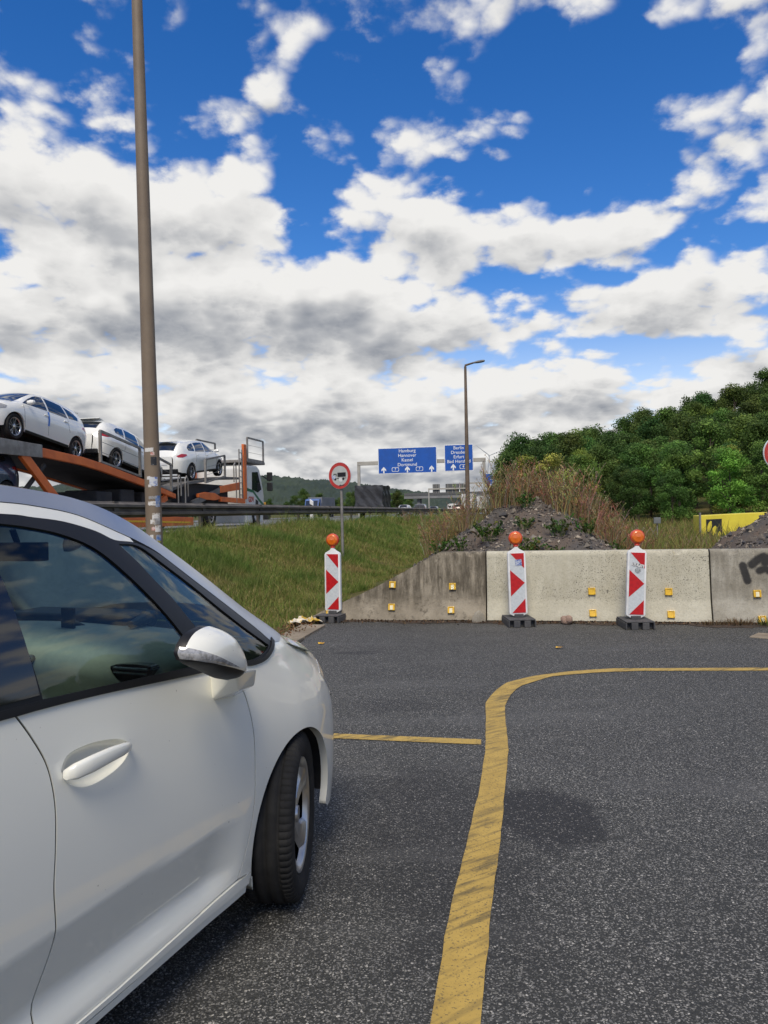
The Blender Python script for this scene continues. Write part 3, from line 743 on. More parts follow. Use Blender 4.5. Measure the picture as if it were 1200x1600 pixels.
M_TRIMBLK = pmat('trim_black', (.007, .007, .008), (.011, .011, .012), rough=.42, spec=.35)
M_SILVER = pmat('satin_silver', (.50, .51, .53), (.46, .47, .49), rough=.30, metal=.85)
M_ALLOY = pmat('alloy', (.50, .50, .50), (.42, .42, .42), rough=.30, metal=.9, scale=12)
M_GLASS = glass_mat('car_window_glass', (.68, .86, .73), ior=1.45)
M_WIND = glass_mat('windscreen_glass', (.88, .93, .90), ior=1.45)
M_DASH = pmat('dashboard_grey', (.50, .52, .47), (.45, .47, .43), scale=30, rough=.8, bump=.1, bscale=300)
M_CLOTH = pmat('seat_cloth', (.055, .055, .06), (.075, .075, .08), scale=60, rough=.95)
M_LENS = pmat('clear_lens', (.42, .42, .42), (.20, .20, .20), scale=70, rough=.12, coat=1.0)

M_MATTE = pmat('seal_black', (.004, .004, .004), (.006, .006, .006), rough=.9, spec=.1)
def build_hero():
    lf = picasso(); TH = R(21); u = Vector((math.sin(TH), math.cos(TH), 0)); nn = Vector((math.cos(TH), -math.sin(TH), 0))
    O = u * 2.67 - nn * 2.315
    root = thing('parked_car', 'white people carrier parked close by with its front wheel turned and mirror folded', 'car', O, (0, 0, R(90) - TH))
    W = M_CARWHITE
    rear_gap = crv([(-1.278, .262), (-1.268, .372), (-1.251, .469), (-1.248, .528), (-1.255, .623), (-1.249, .711), (-1.244, .80), (-1.248, .864), (-1.263, .929), (-1.299, 1.0), (-1.335, 1.058)], 5)
    belt = crv([(-1.335, 1.058), (-1.253, 1.056), (-1.048, 1.045), (-.65, 1.014), (-.542, 1.006), (-.40, .988)], 5)
    front_gap = crv([(-.40, .988), (-.388, .93), (-.359, .871), (-.334, .754), (-.33, .618), (-.331, .506), (-.352, .404), (-.388, .31), (-.412, .262)], 5)
    sill_top = [(-.412, .262), (-.70, .247), (-1.0, .237), (-1.278, .235)]
    front_door = rear_gap + belt[1:] + front_gap[1:] + sill_top[1:]
    HP = crv([(-1.218, .893), (-1.196, .922), (-1.14, .930), (-1.071, .925), (-1.0, .908), (-.968, .880), (-1.005, .845), (-1.083, .828), (-1.151, .831), (-1.205, .860), (-1.218, .893)], 4)[:-1]
    HP = resample(HP, .022)
    arch_r = arc(.02, .31, .345, 203, 0, 40)                      # from the rear foot over the top to the front
    qbot = crv([(-.40, .988), (-.33, .978), (-.252, .966), (-.153, .967), (-.059, .988), (-.012, 1.010)], 6)
    rail_f = [(x, float(lf.zr(x)) - .0005) for x in np.linspace(.25, .5, 10)]
    fender = front_gap[::-1] + qbot[1:] + [(.10, 1.015), (.19, 1.006)] + rail_f + [(.5, z) for z in np.linspace(.9, float(lf.zs(.5)) + .001, 12)] + [(.40, .215), (.352, .24)] + arch_r[::-1] + [(-.312, .225), (-.36, .255)]
    rear_arch = arc(-2.785, .31, .36, 200, -20, 30)
    rdoor_rear = crv([(-2.18, 1.085), (-2.19, .9), (-2.20, .72), (-2.28, .60), (-2.36, .48), (-2.36, .26)], 5)
    rear_door = [(-2.18, 1.085)] + [(-1.75, 1.076)] + belt[:1] + rear_gap[::-1][1:] + [(-1.6, .238), (-2.36, .26)] + rdoor_rear[::-1][1:-1]
    rq = [(-2.36, .26), (-2.42, .21)] + rear_arch[::-1][::-1][::-1] if False else None
    rear_side = rdoor_rear[::-1] + [(-2.18, 1.085)] + [(-2.6, 1.096), (-3.0, 1.10)] + [(-3.05, z) for z in np.linspace(1.09, .24, 12)] + rear_arch[::-1] + []
    for side, tagn in ((-1, 'R'), (1, 'L')):
        near = side < 0; hh = .022 if near else .05
        d = side_patch(lf, 'door', front_door, W, root, side, holes=[HP] if near else [], h=hh, gap=.0028)
        side_patch(lf, 'door', rear_door, W, root, side, h=hh * 1.4, gap=.0028)
        side_patch(lf, 'wing', fender, W, root, side, h=hh, gap=.0024, thick=.03)
        side_patch(lf, 'rear_wing', rear_side, W, root, side, h=.05, gap=.002, thick=.03)
        # black seals deep in the shut lines
        for line in (rear_gap, front_gap):
            pts = [lf.P(x_, z_) - lf.N(x_, z_) * .0065 for x_, z_ in line]
            MB().tube([(p[0], side * p[1], p[2]) for p in pts], .0042, 6).build('door_seal', M_MATTE, root)
        # sill strip with its two folds
        for z0, z1, of in ((.222, .250, .006), (.183, .2185, -.004)):
            sp = [(-2.40, z0), (-1.2, z0), (-.34, z0 - (.004 if z0 > .2 else 0)), (-.335, z1 + .004), (-.42, z1 + .008), (-.70, z1 - .004), (-1.0, z1 - .013), (-2.40, z1 - .012)]
            side_patch(lf, 'sill', sp, W, root, side, h=.03, off=of, thick=.04)
        # greenhouse
        dglass = [(-1.285, 1.073)] + crv([(-1.247, 1.071), (-1.068, 1.060), (-.66, 1.034), (-.608, 1.034)], 4) + crv([(-.608, 1.040), (-.633, 1.106), (-.711, 1.218), (-.807, 1.328), (-.900, 1.413), (-1.003, 1.458), (-1.106, 1.481), (-1.204, 1.494), (-1.30, 1.502)], 5) + [(-1.296, 1.48), (-1.274, 1.36), (-1.262, 1.21)]
        dglass = dglass[1:]
        qglass = crv([(-.790, 1.424), (-.684, 1.412), (-.582, 1.348), (-.457, 1.264), (-.348, 1.180), (-.224, 1.092), (-.098, 1.014), (-.084, 1.003), (-.128, .990), (-.244, .983), (-.39, 1.000)], 4) + [(-.425, 1.004)] + crv([(-.505, 1.065), (-.585, 1.172), (-.633, 1.243), (-.685, 1.301), (-.732, 1.362)], 4)
        rglass = [(-1.40, 1.085), (-1.415, 1.36), (-1.43, 1.505)] + crv([(-1.6, 1.512), (-1.9, 1.508), (-2.15, 1.49)], 4) + [(-2.17, 1.30), (-2.13, 1.10)]
        cglass = crv([(-2.25, 1.12), (-2.28, 1.30), (-2.28, 1.475), (-2.6, 1.44), (-2.85, 1.36), (-3.0, 1.22), (-2.95, 1.13), (-2.6, 1.12), (-2.25, 1.12)], 4)[:-1]
        outer_top = crv([(-.035, 1.008), (-.111, 1.070), (-.273, 1.184), (-.426, 1.286), (-.539, 1.361), (-.62, 1.400), (-.70, 1.425), (-.796, 1.436), (-.864, 1.465), (-.977, 1.495), (-1.088, 1.509), (-1.19, 1.519), (-1.6, 1.532), (-2.1, 1.52), (-2.6, 1.465), (-2.95, 1.37), (-3.05, 1.28)], 4)
        frame = [(-3.05, 1.105), (-2.6, 1.098), (-2.18, 1.087), (-1.75, 1.078)] + [(x, z + .002) for x, z in belt] + [(x, z + .002) for x, z in qbot[1:]] + outer_top
        side_patch(lf, 'window_frame', frame, M_TRIMBLK, root, side, holes=[dglass, qglass, rglass, cglass], h=hh, thick=.015, off=.001)
        side_patch(lf, 'window', dglass, M_GLASS, root, side, h=.04, off=-.004, thick=0)
        side_patch(lf, 'window', qglass, M_GLASS, root, side, h=.04, off=-.004, thick=0)
        side_patch(lf, 'window', rglass, M_GLASS, root, side, h=.05, off=-.004, thick=0)
        side_patch(lf, 'window', cglass, M_GLASS, root, side, h=.05, off=-.004, thick=0)
        # gloss-black cover on the B pillar
        bp = [(-1.392, 1.086), (-1.258, 1.083), (-1.272, 1.36), (-1.296, 1.50), (-1.42, 1.505), (-1.405, 1.36)]
        side_patch(lf, 'pillar_cover', bp, M_GLOSSBLK, root, side, h=.04, off=.005, thick=.004)
        # rubber strip under the windows
        strip_p = [(-2.15, 1.084)] + [(x, z - .006) for x, z in belt] + [(x, z - .004) for x, z in qbot[1:]] + [(x - .006, z + .012) for x, z in qbot[::-1][:-1]] + [(x, z + .014) for x, z in belt[::-1]] + [(-2.15, 1.104)]
        side_patch(lf, 'window_strip', strip_p, M_TRIMBLK, root, side, h=.02, off=.006, thick=.006)
        # white roof strip and silver arch over it
        low = crv([(-3.05, 1.30), (-2.9, 1.40), (-2.5, 1.50), (-1.9, 1.553), (-1.4, 1.556), (-1.171, 1.549), (-1.046, 1.537), (-.911, 1.513), (-.77, 1.462), (-.688, 1.432), (-.598, 1.395), (-.539, 1.361), (-.426, 1.286), (-.273, 1.184), (-.111, 1.070), (-.035, 1.010), (.05, .995)], 4)
        wl = [p for p in low if p[0] < -.69]; bl = [p for p in outer_top if p[0] < -.69]
        side_patch(lf, 'roof_strip', wl + [(x, z + .001) for x, z in bl], W, root, side, h=.03, off=0, thick=.008)
        rl = [(x, float(lf.zr(x)) - .0008) for x in np.linspace(.25, -3.05, 70)]
        sl = [(x, z + .0015) for x, z in low] + [(.12, 1.004), (.20, 1.003)]
        side_patch(lf, 'roof_arch', sl + rl, M_SILVER, root, side, h=.025, off=.002, thick=.01)
        # lining behind the panels, seen from the other side through the glass
        lin = [(-2.30, .24), (-.36, .24), (-.36, .95), (-.60, 1.0), (-1.3, 1.045), (-2.15, 1.075)]
        side_patch(lf, 'door_lining', lin, M_CLOTH, root, side, h=.08, off=-.055, thick=.02)
        # arch liners
        for cx, rad in ((.02, .36), (-2.785, .375)):
            mb = MB(); V = []; Fq = []
            A = np.linspace(-3, 196, 24)
            for i, a in enumerate(A):
                for yy in (.845, .55): V.append((cx + rad * math.cos(R(a)), side * yy, .31 + rad * math.sin(R(a))))
                if i: Fq.append((2 * i - 2, 2 * i - 1, 2 * i + 1, 2 * i))
            mb.add(V, Fq); mb.build('arch_liner', M_BLACK, root, smooth=True)
            MB().box((cx, side * .53, .42), (.66, .03, .44)).build('arch_liner', M_BLACK, root)
        # head lamp and tail lamp
        hl = crv([(.40, .80), (.52, .835), (.66, .78), (.80, .66), (.84, .60), (.72, .60), (.56, .66), (.40, .80)], 4)[:-1]
        side_patch(lf, 'headlight', hl, M_LENS, root, side, h=.03, off=.002, thick=.004)
    # top and ends
    top_patch(lf, 'windscreen', lambda t: -1.10 + .12 * t * t, lambda t: .24 + .20 * (1 - t * t), M_WIND, root, 26, 25, -.985, .985)
    top_patch(lf, 'roof_panel', -3.0, lambda t: -1.10 + .12 * t * t, W, root, 20, 17)
    top_patch(lf, 'scuttle', lambda t: .24 + .20 * (1 - t * t), lambda t: .262 + .22 * (1 - t * t), M_TRIMBLK, root, 3, 21)
    top_patch(lf, 'bonnet', lambda t: .264 + .224 * (1 - t * t), .498, W, root, 10, 25)
    end_loft(lf, 'front_bumper', .502, .95, W, root, 26, 26, 25)
    end_loft(lf, 'tailgate', -3.052, -3.55, W, root, 16, 20, 15)
    MB().box((-1.45, 0, .25), (3.6, 1.40, .06)).build('underbody', M_BLACK, root)
    MB().box((.42, 0, .55), (.05, 1.05, .5)).build('bulkhead', M_BLACK, root)
    # door handle in its recess
    hp = HP
    c = np.array([-1.09, .878]); rings = [1.0, .97, .92, .84, .70, .5, .2]; dep = [0, -.003, -.010, -.018, -.024, -.026, -.026]
    V = []; Fq = []; n = len(hp)
    for s_, dp in zip(rings, dep):
        for p in hp:
            q = c + (np.array(p) - c) * s_; P3 = lf.P(q[0], q[1]) + lf.N(q[0], q[1]) * dp; V.append((P3[0], -P3[1], P3[2]))
    for i in range(len(rings) - 1):
        for j in range(n): k = (j + 1) % n; Fq.append((i * n + j, i * n + k, (i + 1) * n + k, (i + 1) * n + j))
    Fq.append(tuple(range((len(rings) - 1) * n, len(rings) * n)))
    MB().add(V, Fq).build('handle_recess', W, root, smooth=True, angle=75)
    def surf(x, z, o): P3 = lf.P(x, z) + lf.N(x, z) * o; return Vector((P3[0], -P3[1], P3[2]))
    gp = [(-1.215, .882, .012), (-1.200, .886, .026), (-1.15, .890, .035), (-1.09, .8935, .038), (-1.04, .892, .034), (-1.0, .8895, .022), (-.984, .888, .010)]
    hb = MB(); V = []; Fq = []; m = 12
    for i, (x, z, o) in enumerate(gp):
        ctr = surf(x, z, o); hgt = (.012, .020, .0215, .019, .016, .012, .006)[i]; dpt = .011
        for j in range(m):
            a = 2 * math.pi * j / m; ca, sa = math.cos(a), math.sin(a)
            V.append(ctr + Vector((0, -dpt * math.copysign(abs(ca) ** .6, ca), hgt * math.copysign(abs(sa) ** .7, sa))))
        if i:
            for j in range(m): k = (j + 1) % m; Fq.append(((i - 1) * m + j, (i - 1) * m + k, i * m + k, i * m + j))
    Fq += [tuple(range(m)), tuple(range((len(gp) - 1) * m, len(gp) * m))]
    hb.add(V, Fq); hnd = hb.build('door_handle', W, root, smooth=True, angle=60)
    # folded door mirror: outline in x, z and a domed outer shell
    out = crv([(-.922, 1.112), (-.928, 1.135), (-.905, 1.165), (-.862, 1.184), (-.785, 1.187), (-.70, 1.157), (-.65, 1.115), (-.615, 1.070), (-.600, 1.030), (-.612, 1.006), (-.65, 1.000), (-.70, 1.012), (-.755, 1.030), (-.83, 1.065), (-.89, 1.092), (-.922, 1.112)], 6)[:-1]
    c = np.array([-.77, 1.095]); ang_o = np.array([math.atan2(p[1] - c[1], p[0] - c[0]) for p in resample(out, .006)]); rad_o = np.array([math.hypot(p[1] - c[1], p[0] - c[0]) for p in resample(out, .006)])
    srt = np.argsort(ang_o); ang_o = ang_o[srt]; rad_o = rad_o[srt]
    def dome(x, z):
        x = np.asarray(x, float); z = np.asarray(z, float); a = np.arctan2(z - c[1], x - c[0]); rb = np.interp(a, ang_o, rad_o, period=2 * math.pi)
        s_ = np.clip(np.hypot(x - c[0], z - c[1]) / rb, 0, 1); return 1.005 + .105 * np.sqrt(np.maximum(1 - s_ ** 2.7, 0)) - .035 * (x + .77)
    def dP(x, z): return np.stack([np.asarray(x, float), dome(x, z), np.asarray(z, float)], -1)
    def dN(x, z, e=.002):
        gx = (dome(x + e, z) - dome(x - e, z)) / (2 * e); gz_ = (dome(x, z + e) - dome(x, z - e)) / (2 * e); v = np.stack([-gx, np.ones_like(gx), -gz_], -1); return v / np.linalg.norm(v, axis=-1, keepdims=True)
    def clip(poly, nx_, nz_, d):                                   # keep nx*x + nz*z > d
        o_ = []
        for k in range(len(poly)):
            a, b = poly[k], poly[(k + 1) % len(poly)]; fa = nx_ * a[0] + nz_ * a[1] - d; fb = nx_ * b[0] + nz_ * b[1] - d
            if fa > 0: o_.append(a)
            if fa * fb < 0: t = fa / (fa - fb); o_.append((a[0] + (b[0] - a[0]) * t, a[1] + (b[1] - a[1]) * t))
        return o_
    fine = resample(out, .006); V2, Fm = cdt(inset(fine, .0012), [], .009); obj('mirror_shell', lift_mesh('mirror_shell', V2, Fm, dP, dN, -1, 0, .04), M_TRIMBLK, root)
    cap = clip([(-.610 + (p[0] + .610) * .968, 1.03 + (p[1] - 1.03) * .968) for p in fine], .34, 1.0, 1.118 - .34 * .915)
    V2, Fm = cdt(cap, [], .009); obj('mirror_cap', lift_mesh('mirror_cap', V2, Fm, dP, dN, -1, .0025, .004), W, root)
    ind = clip(clip(inset(fine, .004), .30, 1.0, 1.116 - .30 * .915), -.46, -1.0, -(1.146 - .46 * .915)); ind = clip(ind, -1, 0, .72)
    V2, Fm = cdt(ind, [], .008); obj('indicator', lift_mesh('indicator', V2, Fm, dP, dN, -1, .004, .003), M_LENS, root)
    mb = MB(); inner = [(p[0], p[1]) for p in [(c[0] + .03 + (p[0] - c[0]) * .62, c[1] + (p[1] - c[1]) * .62) for p in resample(out, .02)]]
    mb.prism(inner, -1.0, -.985, 'xz'); mb.build('mirror_glass', pmat('mirror_face', (.6, .6, .6), rough=.03, metal=1.0), root)
    bmf = bmesh.new()
    for p in ((-.545, -.87, .985), (-.37, -.87, .962), (-.405, -.88, .882), (-.55, -.88, .900), (-.63, -1.04, 1.022), (-.50, -1.03, 1.005), (-.465, -1.0, .942), (-.575, -1.01, .950)): bmf.verts.new(p)
    bmesh.ops.convex_hull(bmf, input=bmf.verts); bmesh.ops.dissolve_limit(bmf, angle_limit=R(12), verts=bmf.verts, edges=bmf.edges); bmesh.ops.bevel(bmf, geom=bmf.edges[:], offset=.008, segments=2, affect='EDGES', profile=.6)
    mef = bpy.data.meshes.new('mirror_foot'); bmf.to_mesh(mef); bmf.free(); obj('mirror_foot', mef, W, root)
    # wheels: front ones turned left
    tm = tyre_mesh(.318, .205, .215); rm = rim_mesh(.215, .205, 5, .95); dm = disc_mesh(.211, -.025)
    for x, st in ((.02, R(18.5)), (-2.785, 0)):
        for s_ in (-1, 1):
            put_wheel(root, x, .80 if x < 0 else .812, .318, s_, rm, tm, M_ALLOY, st, disc_me=dm)
    # cabin
    dash = MB(); V = []; Fq = []
    prof = [(.34, .93), (.10, 1.01), (-.20, 1.075), (-.42, 1.095), (-.54, 1.075), (-.615, 1.03), (-.63, .97), (-.595, .90), (-.61, .80), (-.56, .68), (-.45, .60)]
    ysd = np.linspace(-.80, .80, 25)
    for i, yy in enumerate(ysd):
        k = .045 * math.cos(yy * 2.2) - .03
        for x, z in prof: V.append((x + .05 * (yy / .8) ** 2, yy, z + k * (1 if z > .7 else 0)))
        if i:
            for j in range(len(prof) - 1): o = (i - 1) * len(prof); Fq.append((o + j, o + j + 1, o + len(prof) + j + 1, o + len(prof) + j))
    dash.add(V, Fq); dash.build('dashboard', M_DASH, root, smooth=True, angle=70)
    def vent(yc, zc, xc, wd, hg):
        poly = crv([(yc - wd, zc + hg * .6), (yc - wd * .7, zc + hg), (yc + wd * .8, zc + hg * .9), (yc + wd, zc + hg * .3), (yc + wd * .4, zc - hg), (yc - wd * .5, zc - hg), (yc - wd, zc + hg * .6)], 4)[:-1]
        v = MB().prism(poly, xc - .012, xc + .03, 'yz').build('air_vent', M_GLOSSBLK, root, bevel=.004)
        MB().box((xc - .018, yc, zc + hg * .62), (.012, wd * 1.6, .008)).box((xc - .018, yc, zc + hg * .18), (.010, wd * 1.5, .006)).build('vent_blade', M_SILVER, v, bevel=.002)
    vent(-.62, .985, -.595, .085, .034); vent(-.15, 1.0, -.632, .07, .034); vent(.15, 1.0, -.632, .07, .034); vent(.62, .985, -.595, .085, .034)
    MB().box((-.16, 0, 1.09), (.22, .62, .07)).build('instrument_hood', M_BLACK, root, bevel=.03, seg=3, smooth=True)
    MB().box((-.645, 0, .88), (.02, .22, .12)).build('touch_screen', M_GLOSSBLK, root, bevel=.008)
    mb = MB(); mb.tube([(-.36, -.2, 1.09), (-.40, -.2, 1.11), (-.43, -.2, 1.12)], .012, 8); mb.box((-.44, -.2, 1.125), (.012, .06, .10)); mb.build('phone_holder', M_BLACK, root, bevel=.003)
    mb = MB(); mb.tube([(-.10, -.28, 1.11), (-.20, -.36, 1.11), (-.34, -.40, 1.105)], [.02, .025, .012], 8); mb.build('dash_clutter', M_BLACK, root)
    rvm = MB(); rvm.box((-.47, 0, 1.385), (.05, .24, .07)); rvm.tube([(-.47, 0, 1.40), (-.50, 0, 1.47)], .012, 8); rvm.build('interior_mirror', M_BLACK, root, bevel=.012, seg=2)
    sw = MB(); cst = Vector((-.80, .38, .93)); ax = Vector((-.42, 0, .9)).normalized(); a1 = Vector((0, 1, 0)); a2 = ax.cross(a1)
    ring = [cst + (a1 * math.cos(t) + a2 * math.sin(t)) * .185 for t in np.linspace(0, 2 * math.pi, 37)]
    sw.tube(ring, .015, 8, cap=False); sw.tube([cst - a1 * .18, cst + a1 * .18], .018, 8); sw.tube([cst, cst - ax * .30], .03, 8); sw.build('steering_wheel', M_BLACK, root, smooth=True)
    for yy in (-.36, .36):
        st = MB(); st.box((-1.30, yy, .50), (.55, .50, .16)); st.box((-1.60, yy, .83), (.16, .48, .62), Matrix.Rotation(R(-12), 3, 'Y')); st.box((-1.70, yy, 1.24), (.10, .26, .18), Matrix.Rotation(R(-10), 3, 'Y'))
        st.build('seat', M_CLOTH, root, bevel=.05, seg=3, smooth=True, angle=60)
    st = MB(); st.box((-2.35, 0, .50), (.5, 1.3, .16)); st.box((-2.62, 0, .85), (.16, 1.3, .62), Matrix.Rotation(R(-12), 3, 'Y')); st.build('rear_seat', M_CLOTH, root, bevel=.05, seg=3, smooth=True, angle=60)
    top_patch(lf, 'roof_lining', -3.0, -1.0, M_DASH, root, 10, 9, off=-.03)
    return root
build_hero()

# ------------------------------------------------------------------ concrete barriers
M_BAR1 = concrete_mat('barrier_concrete_dark', (.36, .315, .24), (.25, .215, .16), stain=.95, stain_c=(.085, .072, .052))
M_BAR2 = concrete_mat('barrier_concrete_pale', (.56, .53, .42), (.48, .45, .35), speck=.95, stain=.28, stain_c=(.30, .27, .18))
M_BAR3 = concrete_mat('barrier_concrete_grey', (.40, .375, .31), (.29, .265, .21), speck=.5, stain=.45, stain_c=(.13, .115, .085), spray=True)
M_REFY = pmat('reflector_yellow', (.80, .50, .02), (.68, .40, .015), scale=30, rough=.35, coat=.4)
M_REFL = pmat('reflector_lens', (.85, .80, .55), (.75, .68, .40), scale=90, rough=.2, coat=.6)
BANG = math.atan2(BARR_DIR.y, BARR_DIR.x)
PROF = [(0.0, 0.0), (.010, .06), (.075, .30), (.135, .90), (.15, .935), (.17, .945)]      # depth back from the foot line, height
def barrier(label, x0, x1, top, mat, strokes=None, foot=.025):
    """x along the wall from its corner; top(x) gives the height"""
    root = thing('concrete_barrier', label, 'barrier', BARR_P0, (0, 0, BANG), 'concrete barrier elements')
    NX = int((x1 - x0) / .02); X = np.linspace(x0, x1, NX); V = []; tone = []
    zp = np.concatenate([np.linspace(foot, .30, 12), np.linspace(.32, .90, 28), [.925, .94, .945]])
    rj = np.random.default_rng(int(abs(x0) * 100) + 3)
    for x in X:
        H_ = top(x); k = H_ / .945
        row = []
        for z in zp:
            zz = min(z, H_ - (.945 - z) * .25 if z > .9 else z * k if k < .6 else z)
            zz = min(z * k, H_) if k < 1 else z
            d = np.interp(zz + (.945 - H_) * (0 if k < .999 else 1), [p[1] for p in PROF], [p[0] for p in PROF])
            ch = .010 * max(0, 1 - min(x - x0, x1 - x) / .012)
            row.append((x, d + ch, zz))
        bk = max(.42 - .13 * (H_ / .945), .33)
        row += [(x, bk - .02, H_), (x, bk, max(H_ - .02, foot)), (x, .44, foot)]
        V.append(row)
    m = len(V[0]); V = np.array(V)
    chip = rj.normal(size=V.shape[:2]) * .0012; V[:, :, 1] += chip
    nick = np.clip(np.convolve(rj.normal(size=NX + 8), np.ones(5) / 5, 'same')[4:-4] - .35, 0, 1) * .045      # broken arris along the top
    for j in range(len(zp) - 4, len(zp)): V[:, j, 2] -= nick * (.5 + .5 * (j > len(zp) - 3)); V[:, j, 1] += nick * .6
    idx = np.arange(NX * m).reshape(NX, m); F = np.stack([idx[:-1, :-1], idx[1:, :-1], idx[1:, 1:], idx[:-1, 1:]], -1).reshape(-1, 4)
    F = list(map(tuple, F)) + [tuple(idx[0, :]), tuple(idx[-1, ::-1])]
    mb = MB(); mb.add(V.reshape(-1, 3), F); me = mb.mesh('wall', smooth=True, angle=30)
    if strokes is not None:
        co = np.array([v.co for v in me.vertices]); t = np.zeros(len(co))
        for pl, wd, soft in strokes:
            d = np.full(len(co), 9.0)
            for (ax, az), (bx, bz) in zip(pl[:-1], pl[1:]):
                ux, uz = bx - ax, bz - az; L2 = ux * ux + uz * uz
                tt = np.clip(((co[:, 0] - ax) * ux + (co[:, 2] - az) * uz) / L2, 0, 1); d = np.minimum(d, np.hypot(co[:, 0] - ax - tt * ux, co[:, 2] - az - tt * uz))
            t = np.maximum(t, np.clip(1 - (d - wd) / soft, 0, 1) * (co[:, 1] < .2))
        vcol(me, np.stack([t, t, t], -1))
    obj('wall', me, mat, root); return root
def reflector(root, x, z, tilt=0.0, lens=True):
    d = float(np.interp(z, [p[1] for p in PROF], [p[0] for p in PROF]))
    e = .01; d2 = float(np.interp(z + e, [p[1] for p in PROF], [p[0] for p in PROF])); sl = math.atan2(d2 - d, e)
    mb = MB(); mb.box((0, -.012, 0), (.092, .022, .092)); mb.box((-.036, -.028, 0), (.014, .016, .086)); mb.box((.036, -.028, 0), (.014, .016, .086)); mb.box((0, -.027, .040), (.060, .012, .010))
    o = mb.build('reflector', M_REFY, root, bevel=.003); o.location = (x, d - .003, z); o.rotation_euler = (-sl, tilt, 0)
    if lens: l = MB().box((0, -.027, -.008), (.040, .012, .060)).build('reflector_lens', M_REFL, o)
b1 = barrier('dark stained concrete barrier end piece sloping down to the left', -2.45, -.008, lambda x: min(.945, max(.07, .07 + (x + 2.42) * .48 - .02 * math.sin(x * 3))) if x < -.59 else .945, M_BAR1)
for x, z in ((-1.30, .50), (-1.31, .19), (-.46, .475), (-.48, .155), (-2.20, .10)): reflector(b1, x, z, rr.uniform(-.05, .05))
b2 = barrier('pale concrete barrier element with black speckles between two warning beacons', .010, 2.865, lambda x: .945, M_BAR2)
for x, z in ((1.39, .41), (1.395, .125), (2.355, .405), (2.37, .115)): reflector(b2, x, z, rr.uniform(-.03, .03), False)
def PX(x, y): return (2.88 + (x - 1114) / 119.0, (972 - y) / 118.0)     # marks on the right-hand element, measured off its joint
stk = [([PX(1160, 885), PX(1163, 897), PX(1166, 908)], .020, .055), ([PX(1173, 884), PX(1181, 877), PX(1190, 872), PX(1197, 876), PX(1192, 881)], .016, .075), ([PX(1183, 893), PX(1192, 890), PX(1202, 897), PX(1210, 905), PX(1202, 912)], .010, .075)]
b3 = barrier('grey concrete barrier element with black spray paint at the right edge', 2.885, 5.75, lambda x: .945, M_BAR3, stk)
for x, z in ((3.42, .38), (3.455, .06), (4.6, .38), (4.6, .07)): reflector(b3, x, z, rr.uniform(-.04, .04))

# ------------------------------------------------------------------ warning beacons
M_RED = pmat('reflective_red', (.52, .012, .016), (.42, .010, .014), scale=25, rough=.32, coat=.3)
M_SHEET = pmat('reflective_white', (.60, .63, .64), (.52, .55, .56), scale=35, rough=.35, coat=.2)
M_PLAST = pmat('white_plastic', (.78, .78, .77), (.66, .66, .64), scale=6, rough=.45)
M_FOOT = pmat('recycled_plastic', (.055, .055, .058), (.085, .083, .082), scale=9, rough=.8, bump=.2)
M_AMBER = pmat('amber_lens', (.72, .16, .012), (.62, .12, .01), scale=60, rough=.18, coat=.8)
M_LAMPRED = pmat('lamp_housing_red', (.60, .045, .02), (.50, .035, .018), scale=12, rough=.4)
M_STICK_B = pmat('sticker_blue', (.06, .12, .38), (.55, .58, .62), scale=70, rough=.5)
M_STICK_W = pmat('sticker_white', (.62, .62, .60), (.07, .07, .08), scale=55, rough=.5, lo=.5, hi=.56)
M_STICK_G = pmat('sticker_grey', (.16, .18, .18), (.45, .47, .47), scale=80, rough=.5, lo=.45, hi=.55)
